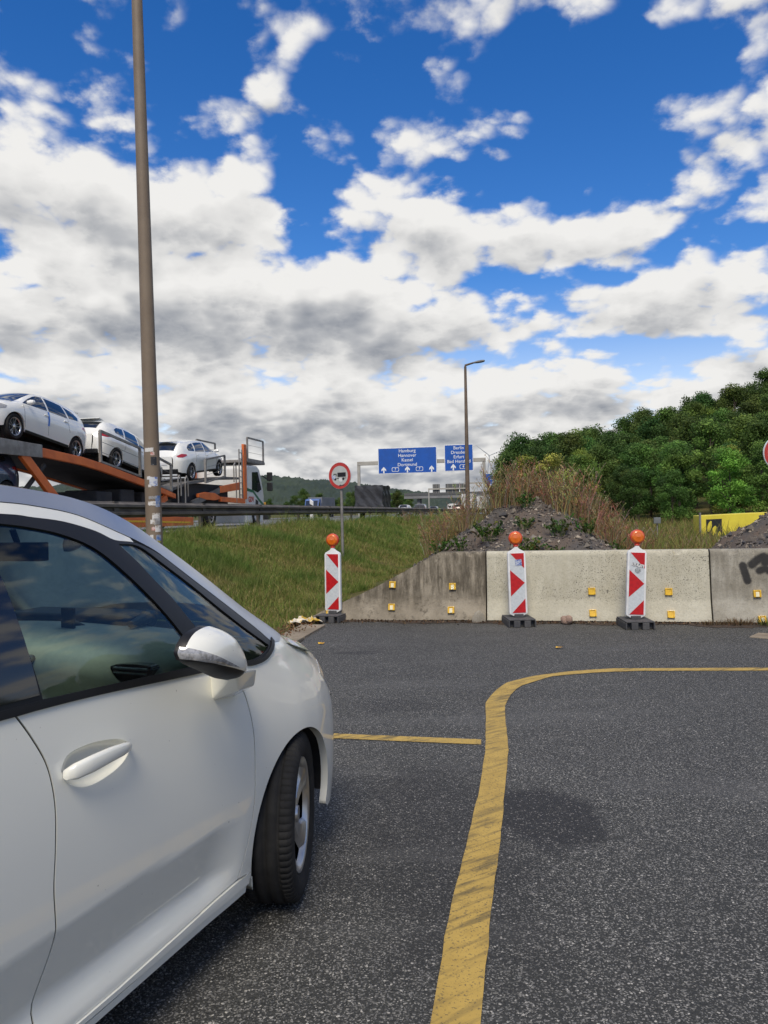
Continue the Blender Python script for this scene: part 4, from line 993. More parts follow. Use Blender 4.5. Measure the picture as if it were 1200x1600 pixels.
def beacon(label, loc, yaw, tilt, lamp_yaw, stickers):
    root = thing('warning_beacon', label, 'warning beacon', loc, (0, 0, yaw), 'red and white warning beacons with orange lamps')
    # foot: notched plate of recycled plastic
    wd, ln, hg = .178, .25, .105
    for z0, z1, s0 in ((0, hg * .82, 1.0), (hg * .82, hg, .97)):
        poly = [(-wd, ln), (wd, ln), (wd * 1.0, -ln)]
        if z0 == 0:
            for c in (.135, .0, -.135): poly += [(c + .028, -ln), (c + .022, -ln + .07), (c - .022, -ln + .07), (c - .028, -ln)]
        poly += [(-wd, -ln)]
        MB().prism([(x * s0, y * s0) for x, y in poly], z0 + .002, z1, 'xy').build('foot', M_FOOT, root, bevel=.006)
    MB().box((0, 0, hg + .02), (.12, .12, .045)).build('socket', M_FOOT, root, bevel=.01)
    blade = bpy.data.objects.new('blade', None)
    hw = .118
    out = [(-.03, .0), (.03, .0), (hw, .055), (hw + .002, .08), (hw, .90), (hw - .012, .925), (.04, .965), (.024, .985), (.020, 1.0), (-.020, 1.0), (-.024, .985), (-.04, .965), (-hw + .012, .925), (-hw, .90), (-hw - .002, .08), (-hw, .055)]
    mb = MB(); mb.prism(out, -.028, .028, 'xz'); bl = mb.build('blade', M_PLAST, root, bevel=.008, seg=2, smooth=True)
    bl.location = (0, 0, hg - .005); bl.rotation_euler = (0, tilt, 0); bl.scale = (1, 1, .93)
    a, z0, z1 = .094, .068, .905
    MB().box((0, -.030, (z0 + z1) / 2), (2 * a, .004, z1 - z0)).build('white_sheet', M_SHEET, bl)
    y0, y1 = -.0345, -.0325; H_ = z1 - z0
    for poly in ([(-a + .01, z1), (a, z1 - .205 * H_ / .8), (a, z1)], [(-a, z0 + .72 * H_), (-a, z0 + .28 * H_), (a, z0 + .50 * H_)], [(a, z0 + .235 * H_), (-a + .012, z0), (a, z0)]):
        MB().prism(poly, y0, y1, 'xz').build('red_stripe', M_RED, bl)
    for kind, sx, sz, sw, sh in stickers:
        mt = {'b': M_STICK_B, 'w': M_STICK_W, 'g': M_STICK_G}[kind]
        if kind == 'g': MB().lathe([(.0005, -.0365), (sw, -.0365), (sw, -.035)], 20, 'y', (sx, 0, sz)).build('sticker', mt, bl)
        else: MB().box((0, 0, 0), (sw, .002, sh), Matrix.Rotation(R(12 if kind == 'w' else -4), 3, 'Y')).xform(Matrix.Translation((sx, -.0365, sz))).build('sticker', mt, bl)
    # lamp: collar, red housing ring, amber lens dishes on both faces
    lz = 1.118
    lamp = MB(); lamp.lathe([(.028, -.150), (.036, -.10), (.034, -.085)], 20, 'z', (0, 0, lz)); lamp.prism([(-.034, -.10), (.034, -.10), (.052, -.06), (-.052, -.06)], -.026, .026, 'xz')
    lamp2 = MB(); lamp2.lathe([(.086, -.030), (.096, -.026), (.099, 0), (.096, .026), (.086, .030), (.070, .012), (.070, -.012)], 40, 'y')
    o = lamp2.build('lamp', M_LAMPRED, bl, smooth=True); o.location = (0, 0, lz); o.rotation_euler = (0, 0, lamp_yaw); o.scale = (.92, .92, .99)
    neck = MB(); neck.lathe([(.026, -.125), (.036, -.12), (.038, -.112), (.034, -.105), (.038, -.09), (.05, -.075)], 20, 'z'); neck.build('lamp_neck', M_LAMPRED, o, smooth=True)
    for sg in (-1, 1):
        pr = [(.088, .020), (.086, .034), (.078, .046), (.060, .056), (.052, .052), (.040, .060), (.028, .056), (.016, .062), (.001, .064)]
        MB().lathe([(r_, sg * h_) for r_, h_ in pr], 40, 'y').build('lens', M_AMBER, o, smooth=True, angle=70)
    return root
beacon('red and white warning beacon with orange lamp at the barrier sloped end', (-.74, 10.84, 0), R(-20), R(.4), R(6), [])
beacon('red and white warning beacon with blue sticker, middle of the three', (1.735, 10.08, 0), R(2), R(-1.0), R(-8), [('b', .02, .775, .085, .085)])
beacon('leaning red and white warning beacon with white and round grey stickers', (3.135, 9.68, 0), R(-3), R(2.6), R(4), [('w', .012, .735, .15, .045), ('g', .010, .665, .036, 0)])

# ------------------------------------------------------------------ litter, stones and scraps at the foot of the barriers
M_STONE = pmat('pink_stone', (.42, .29, .22), (.30, .20, .15), scale=14, rough=.95, bump=.6)
M_LEAF = pmat('fallen_leaf', (.70, .42, .03), (.42, .20, .02), scale=20, rough=.8)
def rock(name, label, loc, size, mat, seed, cat='stone'):
    bm = bmesh.new(); bmesh.ops.create_icosphere(bm, subdivisions=3, radius=1.0); q = random.Random(seed)
    ph = [(q.uniform(-3, 3), q.uniform(-3, 3), q.uniform(-3, 3)) for _ in range(6)]
    for v in bm.verts:
        k = 1 + .10 * sum(math.sin(v.co.dot(Vector(p)) + p[0]) for p in ph) / 1.5
        c = v.co * k; v.co = Vector((round(c.x * 3.2) / 3.2 * .35 + c.x * .65, round(c.y * 3.2) / 3.2 * .35 + c.y * .65, c.z))
    me = bpy.data.meshes.new(name); bm.to_mesh(me); bm.free(); o = obj(name, me, mat); o.location = loc; o.scale = size; o.rotation_euler = (0, 0, q.uniform(0, 6)); return tag(o, label, cat)
rock('stone', 'pinkish broken stone lying against the pale barrier', (2.36, 10.05, .055), (.095, .07, .07), M_STONE, 4)
rock('stone', 'pale chunk of concrete at the joint of the dark barrier', (1.24, 10.36, .05), (.085, .05, .10), pmat('pale_lump', (.46, .42, .34), (.36, .32, .25), scale=9, rough=.95, bump=.8), 9)
for k, (x, y) in enumerate(((1.86, 8.30), (-.75, 8.9))):
    mb = MB(); q = random.Random(k); n = 10
    mb.add([(0, 0, .012)] + [(.045 * math.cos(6.283 * i / n) * q.uniform(.6, 1.2), .03 * math.sin(6.283 * i / n) * q.uniform(.6, 1.2), q.uniform(.002, .022)) for i in range(n)], [(0, i + 1, (i + 1) % n + 1) for i in range(n)])
    o = mb.build('fallen_leaf', M_LEAF, smooth=True); o.location = (x, y, .004); tag(o, ('yellow fallen leaf on the asphalt in front of the middle beacon', 'small pale leaf on the asphalt near the parked car bonnet')[k], 'leaf')
# crumpled packaging beside the first beacon
mb = MB(); q = random.Random(11); G = 12; V = []; Fq = []
for i in range(G):
    for j in range(G): V.append((-.22 + .44 * i / (G - 1) + q.uniform(-.02, .02), -.12 + .24 * j / (G - 1) + q.uniform(-.02, .02), .015 + abs(q.gauss(0, .035)) * math.sin(math.pi * i / (G - 1)) ** .5))
for i in range(G - 1):
    for j in range(G - 1): Fq.append((i * G + j, (i + 1) * G + j, (i + 1) * G + j + 1, i * G + j + 1))
mb.add(V, Fq); o = mb.build('crumpled_wrapper', pmat('printed_wrapper', (.66, .60, .48), (.55, .36, .05), scale=9, rough=.5, lo=.5, hi=.58)); o.location = (-1.12, 10.55, .02); o.rotation_euler = (0, 0, .3)
tag(o, 'crumpled pale and yellow wrapper lying beside the first beacon', 'litter')

# ------------------------------------------------------------------ lamp posts and round signs
M_POLE = pmat('brown_grey_pole', (.205, .155, .105), (.165, .122, .082), scale=1.6, rough=.62, bump=.05)
M_POLE2 = pmat('rusty_grey_pole', (.16, .115, .08), (.10, .072, .05), scale=1.0, rough=.65)
gz = float(ground_z(-2.86, 9.6))
lp = thing('lamp_post', 'tall tapered brown lamp post plastered with stickers, left of the beacons', 'lamp post', (-2.865, 9.6, gz))
mb = MB(); N = 24; pts = [(-.012 * z, 0, z) for z in np.linspace(0, 11, N)]; mb.tube(pts, [.105 - .0052 * z for z in np.linspace(0, 11, N)], 28); mb.build('post', M_POLE, lp, smooth=True)
mb = MB(); mb.tube([(-.132, 0, 10.9), (-.10, .1, 11.25), (.1, .9, 11.5), (.15, 1.3, 11.5)], [.045, .045, .04, .035], 12); mb.build('arm', M_POLE, lp, smooth=True)
MB().lathe([(.001, -.1), (.12, -.06), (.16, .0), (.13, .06), (.001, .09)], 16, 'z').xform(Matrix.Translation((.15, 1.6, 11.5)) @ Matrix.Diagonal((1, 2.6, 1, 1))).build('lamp_head', M_STEEL, lp, smooth=True)
STK = [  # height above eye, angle round the post (deg, 0 = facing the camera), half angle, height, tone
 (.85, -5, 34, .05, 'w'), (.80, 22, 14, .04, 'r'), (.71, 30, 22, .105, 'k'), (.50, -12, 14, .04, 'w'), (.455, 24, 30, .11, 'wb'), (.40, -5, 12, .03, 'w'), (.255, 10, 26, .035, 'g'), (.185, 6, 28, .05, 'w'),
 (.21, 52, 20, .14, 'b'), (0.02, 36, 30, .085, 'w'), (-.045, 8, 16, .055, 'w'), (-.04, 40, 24, .08, 'g'), (-.13, 12, 12, .045, 'r'), (-.13, 46, 22, .08, 'w'), (-.26, -2, 12, .11, 'w'), (-.25, 48, 20, .08, 'b'), (-.33, 50, 20, .10, 'yk'), (-.44, -5, 28, .15, 'w'),
 (-.45, 56, 14, .06, 'g'), (-.50, 8, 26, .06, 'k'), (-.55, 40, 20, .07, 'r'), (-.62, 18, 22, .045, 'w'), (-.66, 56, 14, .09, 'g')]
SM = {'w': pmat('stk_white', (.62, .60, .56), (.38, .33, .27), scale=18, rough=.6, lo=.5, hi=.62), 'r': pmat('stk_red', (.50, .16, .12), (.62, .5, .45), scale=30, rough=.6), 'k': pmat('stk_black', (.02, .02, .022), (.30, .30, .30), scale=26, rough=.5, lo=.58, hi=.62),
      'wb': pmat('stk_whiteblue', (.56, .57, .58), (.10, .16, .42), scale=9, rough=.5, lo=.52, hi=.58), 'g': pmat('stk_grey', (.40, .39, .37), (.22, .21, .2), scale=22, rough=.6), 'b': pmat('stk_blue', (.06, .14, .36), (.35, .36, .36), scale=22, rough=.5), 'yk': pmat('stk_dark', (.05, .07, .05), (.42, .34, .05), scale=24, rough=.5, lo=.5, hi=.56)}
for zh, ang, ha, hg, tn in STK:
    z = EYE + zh - gz; rad = .105 - .0052 * z + .0015; q = random.Random(int(zh * 1000) + int(ang)); nseg = 9; V = []; Fq = []
    for i in range(nseg + 1):
        a = R(-90 + ang - ha + 2 * ha * i / nseg); d0, d1 = q.uniform(-.006, .004), q.uniform(-.006, .004)
        for zz in (z - hg / 2 + d0, z + hg / 2 + d1): V.append((rad * math.cos(a) - .012 * z, rad * math.sin(a), zz))
        if i: Fq.append((2 * i - 2, 2 * i, 2 * i + 1, 2 * i - 1))
    MB().add(V, Fq).build('sticker', SM[tn], lp)

b0 = Vector((4.37, 40.0, .5))
lp2 = thing('lamp_post', 'slim brown lamp post with cobra head beside the blue direction sign', 'lamp post', b0)
mb = MB(); mb.tube([(.02 * z / 8, 0, z) for z in np.linspace(0, 8.55, 12)], list(np.linspace(.135, .065, 12)), 14); mb.build('post', M_POLE2, lp2, smooth=True)
mb = MB(); mb.tube([(.02, 0, 8.50), (.03, 0, 8.62), (.25, -.05, 8.68), (.50, -.1, 8.74)], [.065, .06, .05, .045], 10); mb.build('arm', M_POLE2, lp2, smooth=True)
mb = MB(); mb.lathe([(.001, -.42), (.07, -.36), (.11, -.1), (.12, .15), (.09, .36), (.001, .42)], 16, 'x'); mb.xform(Matrix.Translation((.72, -.12, 8.77)) @ Matrix.Rotation(R(-9), 4, 'Y') @ Matrix.Diagonal((.78, 1, .62, 1))); mb.build('lamp_head', pmat('lamp_head', (.20, .20, .20), (.12, .12, .12), rough=.5), lp2, smooth=True)

M_SIGNRED = pmat('sign_red', (.50, .045, .035), (.42, .035, .028), scale=8, rough=.4)
M_SIGNGREY = pmat('sign_face', (.48, .49, .46), (.42, .43, .40), scale=5, rough=.5)
M_MATBLK = pmat('sign_black', (.012, .012, .013), rough=.5)
sg0 = float(ground_z(-1.07, 19.0))
rs = thing('round_sign', 'round red ringed sign with a black lorry on a slim post', 'road sign', (-1.07, 19.0, sg0), (0, 0, R(-31)))
mb = MB(); mb.tube([(0, .05, -.1), (0, .05, 2.05)], .036, 12); mb.build('post', M_STEEL, rs, smooth=True)
cz = 2.455 - sg0; rad = .33
dsk = MB().lathe([(.001, .012), (rad, .012), (rad + .004, 0), (rad, -.012), (.001, -.012)], 56, 'y', (0, 0, cz)).build('sign_disc', M_SHEET, rs, smooth=True, angle=30)
MB().lathe([(rad * .985, -.014), (rad * .985, -.017), (rad * .74, -.017), (rad * .74, -.014)], 56, 'y', (0, 0, cz)).build('red_ring', M_SIGNRED, dsk)
MB().lathe([(.001, -.0145), (rad * .735, -.0145)], 56, 'y', (0, 0, cz)).build('grey_face', M_SIGNGREY, dsk)
lor = MB(); y0, y1 = -.0185, -.016; U = .62 / 40
def lz_(px, py): return ((px - 600) / 360 * rad * 1.0, cz + (645 - py) / 430 * rad)
lor.prism([lz_(530, 545), lz_(800, 545), lz_(800, 685), lz_(545, 685), lz_(530, 670)][::-1], y0, y1, 'xz')
lor.prism([lz_(500, 718), lz_(580, 718), lz_(580, 738), lz_(500, 738)][::-1], y0, y1, 'xz'); lor.prism([lz_(760, 718), lz_(812, 718), lz_(812, 738), lz_(760, 738)][::-1], y0, y1, 'xz')
lor.prism([lz_(405, 580), lz_(500, 580), lz_(500, 660), lz_(480, 660), lz_(480, 605), lz_(425, 605), lz_(415, 640), lz_(400, 640)][::-1], y0, y1, 'xz')
for wx, wy in ((718, 748), (455, 752)):
    c0 = lz_(wx, wy); lor.prism([(c0[0] + .034 * math.cos(t), c0[1] + .034 * math.sin(t)) for t in np.linspace(0, 6.283, 17)[:-1]], y0, y1, 'xz')
lor.build('lorry_symbol', M_MATBLK, dsk)
def flatpoly(name, pts, mat, par): return MB().prism(pts[::-1], -.0195, -.0188, 'xz').build(name, mat, par)
flatpoly('sticker', [lz_(345, 620), lz_(455, 640), lz_(475, 720), lz_(400, 770), lz_(345, 730)], pmat('stk_bluewhite', (.16, .25, .46), (.6, .62, .66), scale=40, rough=.5), dsk)
flatpoly('sticker', [lz_(580, 735), lz_(680, 730), lz_(680, 840), lz_(605, 840), lz_(590, 820)], M_PLAST, dsk)
flatpoly('scribble', [lz_(585, 960), lz_(620, 930), lz_(640, 955), lz_(755, 930), lz_(750, 965), lz_(640, 980), lz_(590, 995)], pmat('scribble_ink', (.06, .03, .03), rough=.6), dsk)
# red disc at the right edge of the view
rd = thing('round_sign', 'red no entry disc with white rim cut by the right edge of the photo', 'road sign', (7.60, 14.8, .1), (0, 0, R(14)))
mb = MB(); mb.tube([(0, .05, -.2), (0, .05, 2.7)], .036, 12); mb.build('post', M_STEEL, rd, smooth=True)
d2 = MB().lathe([(.001, .012), (.315, .012), (.32, 0), (.315, -.012), (.001, -.012)], 56, 'y', (0, 0, 2.40)).build('sign_disc', M_SHEET, rd, smooth=True, angle=30)
MB().lathe([(.001, -.015), (.302, -.015)], 56, 'y', (0, 0, 2.40)).build('red_face', M_SIGNRED, d2)
MB().box((0, -.0175, 2.40), (.44, .002, .11)).build('white_bar', M_SHEET, d2)

# ------------------------------------------------------------------ guard rail along the motorway
gr = thing('guard_rail', 'weathered steel guard rail on posts along the motorway edge', 'guard rail', road_pt(0, -7.65, 0), (0, 0, -PH))
wprof = [(0, .0), (.02, .03), (.075, .055), (.075, .105), (.0, .135), (.0, .175), (.075, .205), (.075, .255), (.02, .28), (0, .31)]
def rail_beam(A0, A1, z0):
    mb = MB(); V = []; Fq = []; n = 2
    for A in (A0, A1):
        for d, h in wprof: V.append((d, A, z0 + h))
    k = len(wprof)
    for j in range(k - 1): Fq.append((j, j + 1, k + j + 1, k + j))
    V2 = [(v[0] - .012, v[1], v[2]) for v in V]; o = len(V); Fq += [(o + a, o + d, o + c, o + b) for a, b, c, d in Fq[:k - 1]] + [(j, k + j, o + k + j, o + j) for j in (0, k - 1)]
    return mb.add(V + V2, Fq)
for k in range(34):
    A0 = -6.7 + 4.0 * k; rail_beam(A0, A0 + 3.995, 1.52).build('beam', M_RAIL, gr)
    p = MB(); p.box((-.06, A0, 1.37), (.055, .10, .94)); p.box((-.09, A0, 1.37), (.012, .14, .94)); p.box((.0, A0, 1.70), (.07, .16, .26)); p.build('post', M_RAIL, gr)
# marker post
dp = thing('marker_post', 'white roadside marker post with black band behind the guard rail', 'marker post', road_pt(29.2, -8.35, 1.0), (0, 0, -PH - R(8)))
mb = MB(); mb.prism([(-.07, 0), (.07, 0), (.07, 1.02), (-.07, 1.12)], -.05, .05, 'xz'); mb.build('post', M_PLAST, dp, bevel=.015)
MB().prism([(-.0715, .70), (.0715, .62), (.0715, .86), (-.0715, .94)], -.0515, .0515, 'xz').build('black_band', M_MATBLK, dp)
MB().box((.0, -.053, .78), (.05, .006, .16)).build('reflector', M_REFL, dp)

# ------------------------------------------------------------------ smaller vehicles from the same kind of skin
SUV = dict(
 zs=[(-3.53, .42), (-3.3, .33), (-2.5, .28), (-.3, .27), (.5, .26), (.87, .32)],
 ys=[(-3.53, .45), (-3.4, .70), (-3.1, .82), (-2.5, .87), (-.3, .87), (.3, .84), (.55, .76), (.75, .60), (.84, .40), (.87, .05)],
 zw=[(-3.53, .78), (-2.5, .80), (-.3, .74), (.5, .64), (.87, .58)],
 yw=[(-3.53, .50), (-3.48, .66), (-3.35, .79), (-3.1, .87), (-2.6, .91), (-1, .91), (0, .91), (.3, .88), (.5, .82), (.65, .73), (.76, .60), (.84, .42), (.87, .05)],
 zb=[(-3.53, .95), (-3.2, 1.10), (-2.6, 1.09), (-1.5, 1.05), (-.5, 1.00), (0, .97), (.4, .90), (.87, .62)],
 yb=[(-3.53, .48), (-3.4, .68), (-3.1, .80), (-2.5, .86), (-.5, .86), (0, .83), (.4, .73), (.7, .52), (.87, .05)],
 zr=[(-3.53, .96), (-3.47, 1.06), (-3.38, 1.20), (-3.22, 1.38), (-3.0, 1.47), (-2.6, 1.515), (-2.0, 1.535), (-1.4, 1.525), (-1.1, 1.495), (-.85, 1.43), (-.55, 1.28), (-.25, 1.11), (0, 1.0), (.25, .96), (.5, .90), (.7, .80), (.82, .66), (.87, .60)],
 yr=[(-3.53, .46), (-3.4, .56), (-3.1, .60), (-2.0, .62), (-1.0, .62), (-.3, .65), (0, .68), (.3, .65), (.55, .58), (.75, .44), (.84, .28), (.87, .04)],
 zc=[(-3.53, .98), (-3.47, 1.10), (-3.38, 1.25), (-3.22, 1.44), (-3.0, 1.535), (-2.6, 1.58), (-2.0, 1.60), (-1.4, 1.59), (-1.1, 1.565), (-.85, 1.50), (-.5, 1.33), (-.15, 1.13), (.05, 1.05), (.3, 1.0), (.55, .94), (.72, .84), (.82, .68), (.87, .605)])
VAN = dict(
 zs=[(-3.9, .40), (-.3, .30), (.9, .34)], ys=[(-3.9, .80), (-3.8, .86), (-.3, .90), (.4, .84), (.7, .68), (.86, .40), (.9, .05)],
 zw=[(-3.9, .85), (.9, .62)], yw=[(-3.9, .88), (-3.82, .93), (-1, .95), (.1, .94), (.4, .88), (.65, .76), (.8, .58), (.87, .40), (.9, .05)],
 zb=[(-3.9, 1.12), (-.6, 1.10), (0, 1.05), (.5, .95), (.9, .68)], yb=[(-3.9, .87), (-3.82, .92), (-1, .93), (0, .88), (.4, .78), (.7, .56), (.9, .05)],
 zr=[(-3.9, 1.78), (-3.8, 1.86), (-3, 1.90), (-1.6, 1.90), (-1.2, 1.85), (-.8, 1.65), (-.4, 1.38), (0, 1.13), (.3, 1.02), (.6, .90), (.8, .74), (.9, .64)],
 yr=[(-3.9, .70), (-3.8, .76), (-1.2, .76), (-.4, .76), (0, .74), (.4, .64), (.7, .46), (.86, .25), (.9, .04)],
 zc=[(-3.9, 1.83), (-3.8, 1.92), (-3, 1.97), (-1.6, 1.97), (-1.2, 1.93), (-.8, 1.73), (-.4, 1.45), (0, 1.19), (.3, 1.07), (.6, .94), (.8, .76), (.9, .645)])
M_DARKGLASS = pmat('dark_car_glass', (.012, .015, .02), (.018, .022, .028), rough=.05, coat=.5, spec=.7)
M_TAIL = pmat('tail_lamp', (.42, .01, .015), (.30, .008, .012), scale=40, rough=.15, coat=.8)
M_PEARL = paint_mat('new_car_white', (.80, .795, .74), .25)
def recolour(root, frm, to):
    for o in [root] + list(root.children_recursive):
        if o.type == 'MESH' and o.material_slots and o.material_slots[0].material == frm:
            o.material_slots[0].link = 'OBJECT'; o.material_slots[0].material = to
def car_model(keys, name, label, cat, paint, kind='suv', group=None):
    lf = Loft(keys, bulge=.03, hood=(-.15, .25)); root = thing(name, label, cat, group=group)
    xr, xf = (-3.15, .45) if kind == 'suv' else (-3.75, .45); wb = -2.73 if kind == 'suv' else -3.05; ra = .375
    def outline():
        top = [(x, float(lf.zr(x)) - .001) for x in np.linspace(xf, xr, 44)]
        return [(xr, float(lf.zs(xr)))] + [(wb - ra - .01, .30)] + arc(wb, .335, ra, 185, -5, 20) + [(wb + ra + .02, .29), (-ra - .02, .28)] + arc(0, .335, ra, 185, -5, 20) + [(ra + .01, .28), (xf, float(lf.zs(xf)))] + top
    for side in (-1, 1):
        side_patch(lf, 'body_side', outline(), paint, root, side, h=.06, thick=.05)
        if kind == 'suv':
            wins = [[(-.30, 1.035), (-.62, 1.235), (-.86, 1.365), (-1.02, 1.425), (-1.24, 1.452), (-1.30, 1.08)], [(-1.38, 1.085), (-1.33, 1.455), (-1.8, 1.468), (-2.12, 1.455), (-2.24, 1.11)], [(-2.33, 1.13), (-2.22, 1.445), (-2.6, 1.40), (-2.84, 1.27), (-2.80, 1.17)]]
            gaps = [[(-1.34, 1.06), (-1.335, .7), (-1.37, .33)], [(-.28, 1.0), (-.31, .7), (-.40, .33)], [(-2.26, 1.08), (-2.27, .85), (-2.36, .64)]]
            hdl = [(-1.22, .93), (-2.12, .98)]
        else:
            wins = [[(-.35, 1.13), (-.62, 1.38), (-.95, 1.62), (-1.15, 1.70), (-1.35, 1.72), (-1.35, 1.15)]]; gaps = [[(-1.42, 1.7), (-1.42, .8), (-1.42, .36)], [(-.30, 1.08), (-.42, .36)], [(-2.7, 1.7), (-2.7, .5)]]; hdl = [(-1.28, 1.0)]
        for w_ in wins: side_patch(lf, 'window', w_, M_DARKGLASS, root, side, h=.07, off=.004, thick=.004)
        for g_ in gaps:
            P = [lf.P(x, z) + lf.N(x, z) * .0005 for x, z in resample(g_, .08)[: -max(1, len(resample([g_[-1], g_[0]], .08)) // 2)]]
            MB().tube([(p[0], side * p[1], p[2]) for p in P if True][:len(P)], .004, 4).build('door_gap', M_MATBLK, root)
        for hx, hz_ in hdl:
            p = lf.P(hx, hz_); MB().box((p[0], side * (p[1] + .015), p[2]), (.17, .025, .025)).build('door_handle', paint, root, bevel=.006)
        tl = [(-3.02, .98), (-3.30, .92), (-3.44, .93), (-3.46, 1.00), (-3.30, 1.06), (-3.05, 1.04)] if kind == 'suv' else [(-3.80, .85), (-3.885, .85), (-3.885, 1.35), (-3.80, 1.35)]
        side_patch(lf, 'tail_light', tl, M_TAIL, root, side, h=.03, off=.006, thick=.006)
        hl = [(.32, .80), (.52, .83), (.70, .74), (.78, .66), (.60, .66), (.38, .72)]
        side_patch(lf, 'headlight', hl, M_LENS, root, side, h=.04, off=.005, thick=.005)
        mb = MB(); mb.lathe([(.001, -.11), (.05, -.09), (.075, 0), (.06, .09), (.001, .11)], 12, 'y'); mb.xform(Matrix.Translation((-.42, side * .98, 1.08)) @ Matrix.Diagonal((.9, 1, .9, 1))); mb.build('door_mirror', paint, root, smooth=True)
        for cx in (0, wb):
            mb = MB(); V = []; Fq = []
            for i, a in enumerate(np.linspace(-3, 183, 14)):
                for yy in (.86, .55): V.append((cx + (ra + .01) * math.cos(R(a)), side * yy, .335 + (ra + .01) * math.sin(R(a))))
                if i: Fq.append((2 * i - 2, 2 * i - 1, 2 * i + 1, 2 * i))
            mb.add(V, Fq); mb.box((cx, side * .56, .45), (.70, .02, .50)); mb.build('arch_liner', M_BLACK, root)
        for cl, z0, z1 in (('lower_cladding', .27, .345),):
            side_patch(lf, cl, [(wb + ra + .02, z0), (-ra - .02, z0), (-ra - .02, z1), (wb + ra + .02, z1)], M_TRIMBLK, root, side, h=.08, off=.006, thick=.01)
    top_patch(lf, 'roof', xr, -1.12 if kind == 'suv' else -1.3, paint, root, 16, 13)
    top_patch(lf, 'windscreen', -1.12 if kind == 'suv' else -1.3, lambda t: .02 + .16 * (1 - t * t), M_DARKGLASS, root, 12, 13)
    top_patch(lf, 'bonnet', lambda t: .02 + .16 * (1 - t * t), xf, paint, root, 8, 13)
    end_loft(lf, 'front_bumper', xf, .87 if kind == 'suv' else .9, paint, root, 14, 16, 13)
    end_loft(lf, 'tailgate', xr, -3.53 if kind == 'suv' else -3.9, paint, root, 14, 16, 13)
    if kind == 'suv':
        top_patch(lf, 'rear_window', -3.40, -3.14, M_DARKGLASS, root, 8, 11, -.88, .88, off=.006)
        xe = -3.535
        V = []; 
        mb = MB(); mb.add([(xe, -.46, .42), (xe, .46, .42), (xe, .46, .98), (xe, -.46, .98)], [(0, 1, 2, 3)]); mb.build('tailgate_panel', paint, root)
        MB().box((xe - .012, 0, .72), (.012, .50, .11)).build('number_plate', M_PLAST, root)
        MB().box((-3.49, 0, .42), (.12, 1.30, .16)).build('rear_apron', M_TRIMBLK, root, bevel=.03)
        MB().box((-3.16, 0, 1.545), (.26, 1.02, .025), Matrix.Rotation(R(4), 3, 'Y')).build('roof_spoiler', paint, root, bevel=.01)
    else:
        xe = -3.905; MB().add([(xe, -.84, .42), (xe, .84, .42), (xe, .72, 1.78), (xe, -.72, 1.78)], [(0, 1, 2, 3)]).build('rear_door_panel', paint, root)
        for sy in (-1, 1): MB().prism([(sy * .08, 1.20), (sy * .62, 1.20), (sy * .58, 1.62), (sy * .08, 1.64)], xe - .012, xe - .004, 'yz').build('rear_window', M_DARKGLASS, root)
        MB().box((xe - .012, 0, .62), (.012, .50, .11)).build('number_plate', M_PLAST, root); MB().box((xe - .03, 0, .40), (.10, 1.7, .16)).build('rear_bumper', M_TRIMBLK, root, bevel=.03)
    MB().box((-1.35, 0, .34), (3.3, 1.1, .12)).build('underbody', M_BLACK, root)
    tm = simple_tyre(.335, .22, .235); rm = rim_mesh(.235, .22, 5, .4, twin=True); dmS = disc_mesh(.23, -.03)
    for x in (0, wb):
        for s_ in (-1, 1): put_wheel(root, x, .79, .335, s_, rm, tm, M_ALLOY, 0, disc_me=dmS)
    return root
suv0 = car_model(SUV, 'new_car', 'white new car at the high rear end of the transporter with blue tape', 'car', M_PEARL, group='white cars on the transporter')
YAW = R(90) - PH
def place(o, A, L, z, rev=False, pitch=0.0): o.location = road_pt(A, L, z); o.rotation_euler = (0, pitch, YAW + (math.pi if rev else 0)); return o
place(suv0, 17.58, -13.75, 3.60, True, R(-7.6))
suv2 = copy_tree(suv0); suv2['label'] = 'white new car nosing down the transporter deck, behind the stickered lamp post'; place(suv2, 25.2, -13.75, 2.66, False, R(9))
suv3 = copy_tree(suv0); suv3['label'] = 'white new car with red tail lights on the transporter just behind its cab'; place(suv3, 30.9, -13.75, 3.24, False, R(-6.2))
lfS = Loft(SUV, bulge=.03, hood=(-.15, .25))
side_patch(lfS, 'blue_tape', [(-1.38, 1.06), (-1.31, 1.06), (-1.30, .66), (-1.36, .66)], pmat('blue_tape', (.03, .16, .55), (.04, .2, .6), rough=.5), suv0, 1, h=.05, off=.008, thick=.003)
suv4 = copy_tree(suv0); suv4['label'] = 'dark blue car on the lower deck of the transporter, above the parked car roof'; del suv4['group']
for o in list(suv4.children):
    if o.name.startswith('blue_tape'): bpy.data.objects.remove(o)
place(suv4, 14.6, -13.8, 1.75, True, R(2)); recolour(suv4, M_PEARL, paint_mat('navy_paint', (.035, .055, .10)))

# ------------------------------------------------------------------ car transporter
M_ORANGE = pmat('transporter_orange', (.70, .165, .032), (.55, .12, .026), scale=1.5, rough=.5, bump=.03)
M_DECK = pmat('deck_steel', (.20, .19, .175), (.12, .113, .105), scale=2, rough=.6, metal=.4)
M_DARK = pmat('undercarriage_dark', (.022, .022, .024), (.035, .034, .033), scale=3, rough=.8)
M_CAB = pmat('cab_white', (.72, .72, .68), (.64, .64, .60), scale=2, rough=.35, coat=.5)
M_GREEN = pmat('cab_green', (.02, .14, .06), rough=.4)
TA, TL = 26.0, -13.87
tr = thing('car_transporter', 'orange car transporter lorry with white cab loaded with new cars', 'lorry', road_pt(TA, TL, RZ), (0, 0, YAW))
def T(A, z): return (A - TA, z - RZ)
def beam(name, pts, hts, y0, y1, mat):
    top = [T(a, z) for a, z in pts]; bot = [(x, z - h) for (x, z), h in zip(top, hts)]
    return MB().prism(top + bot[::-1], y0, y1, 'xz').build(name, mat, tr, bevel=.012)
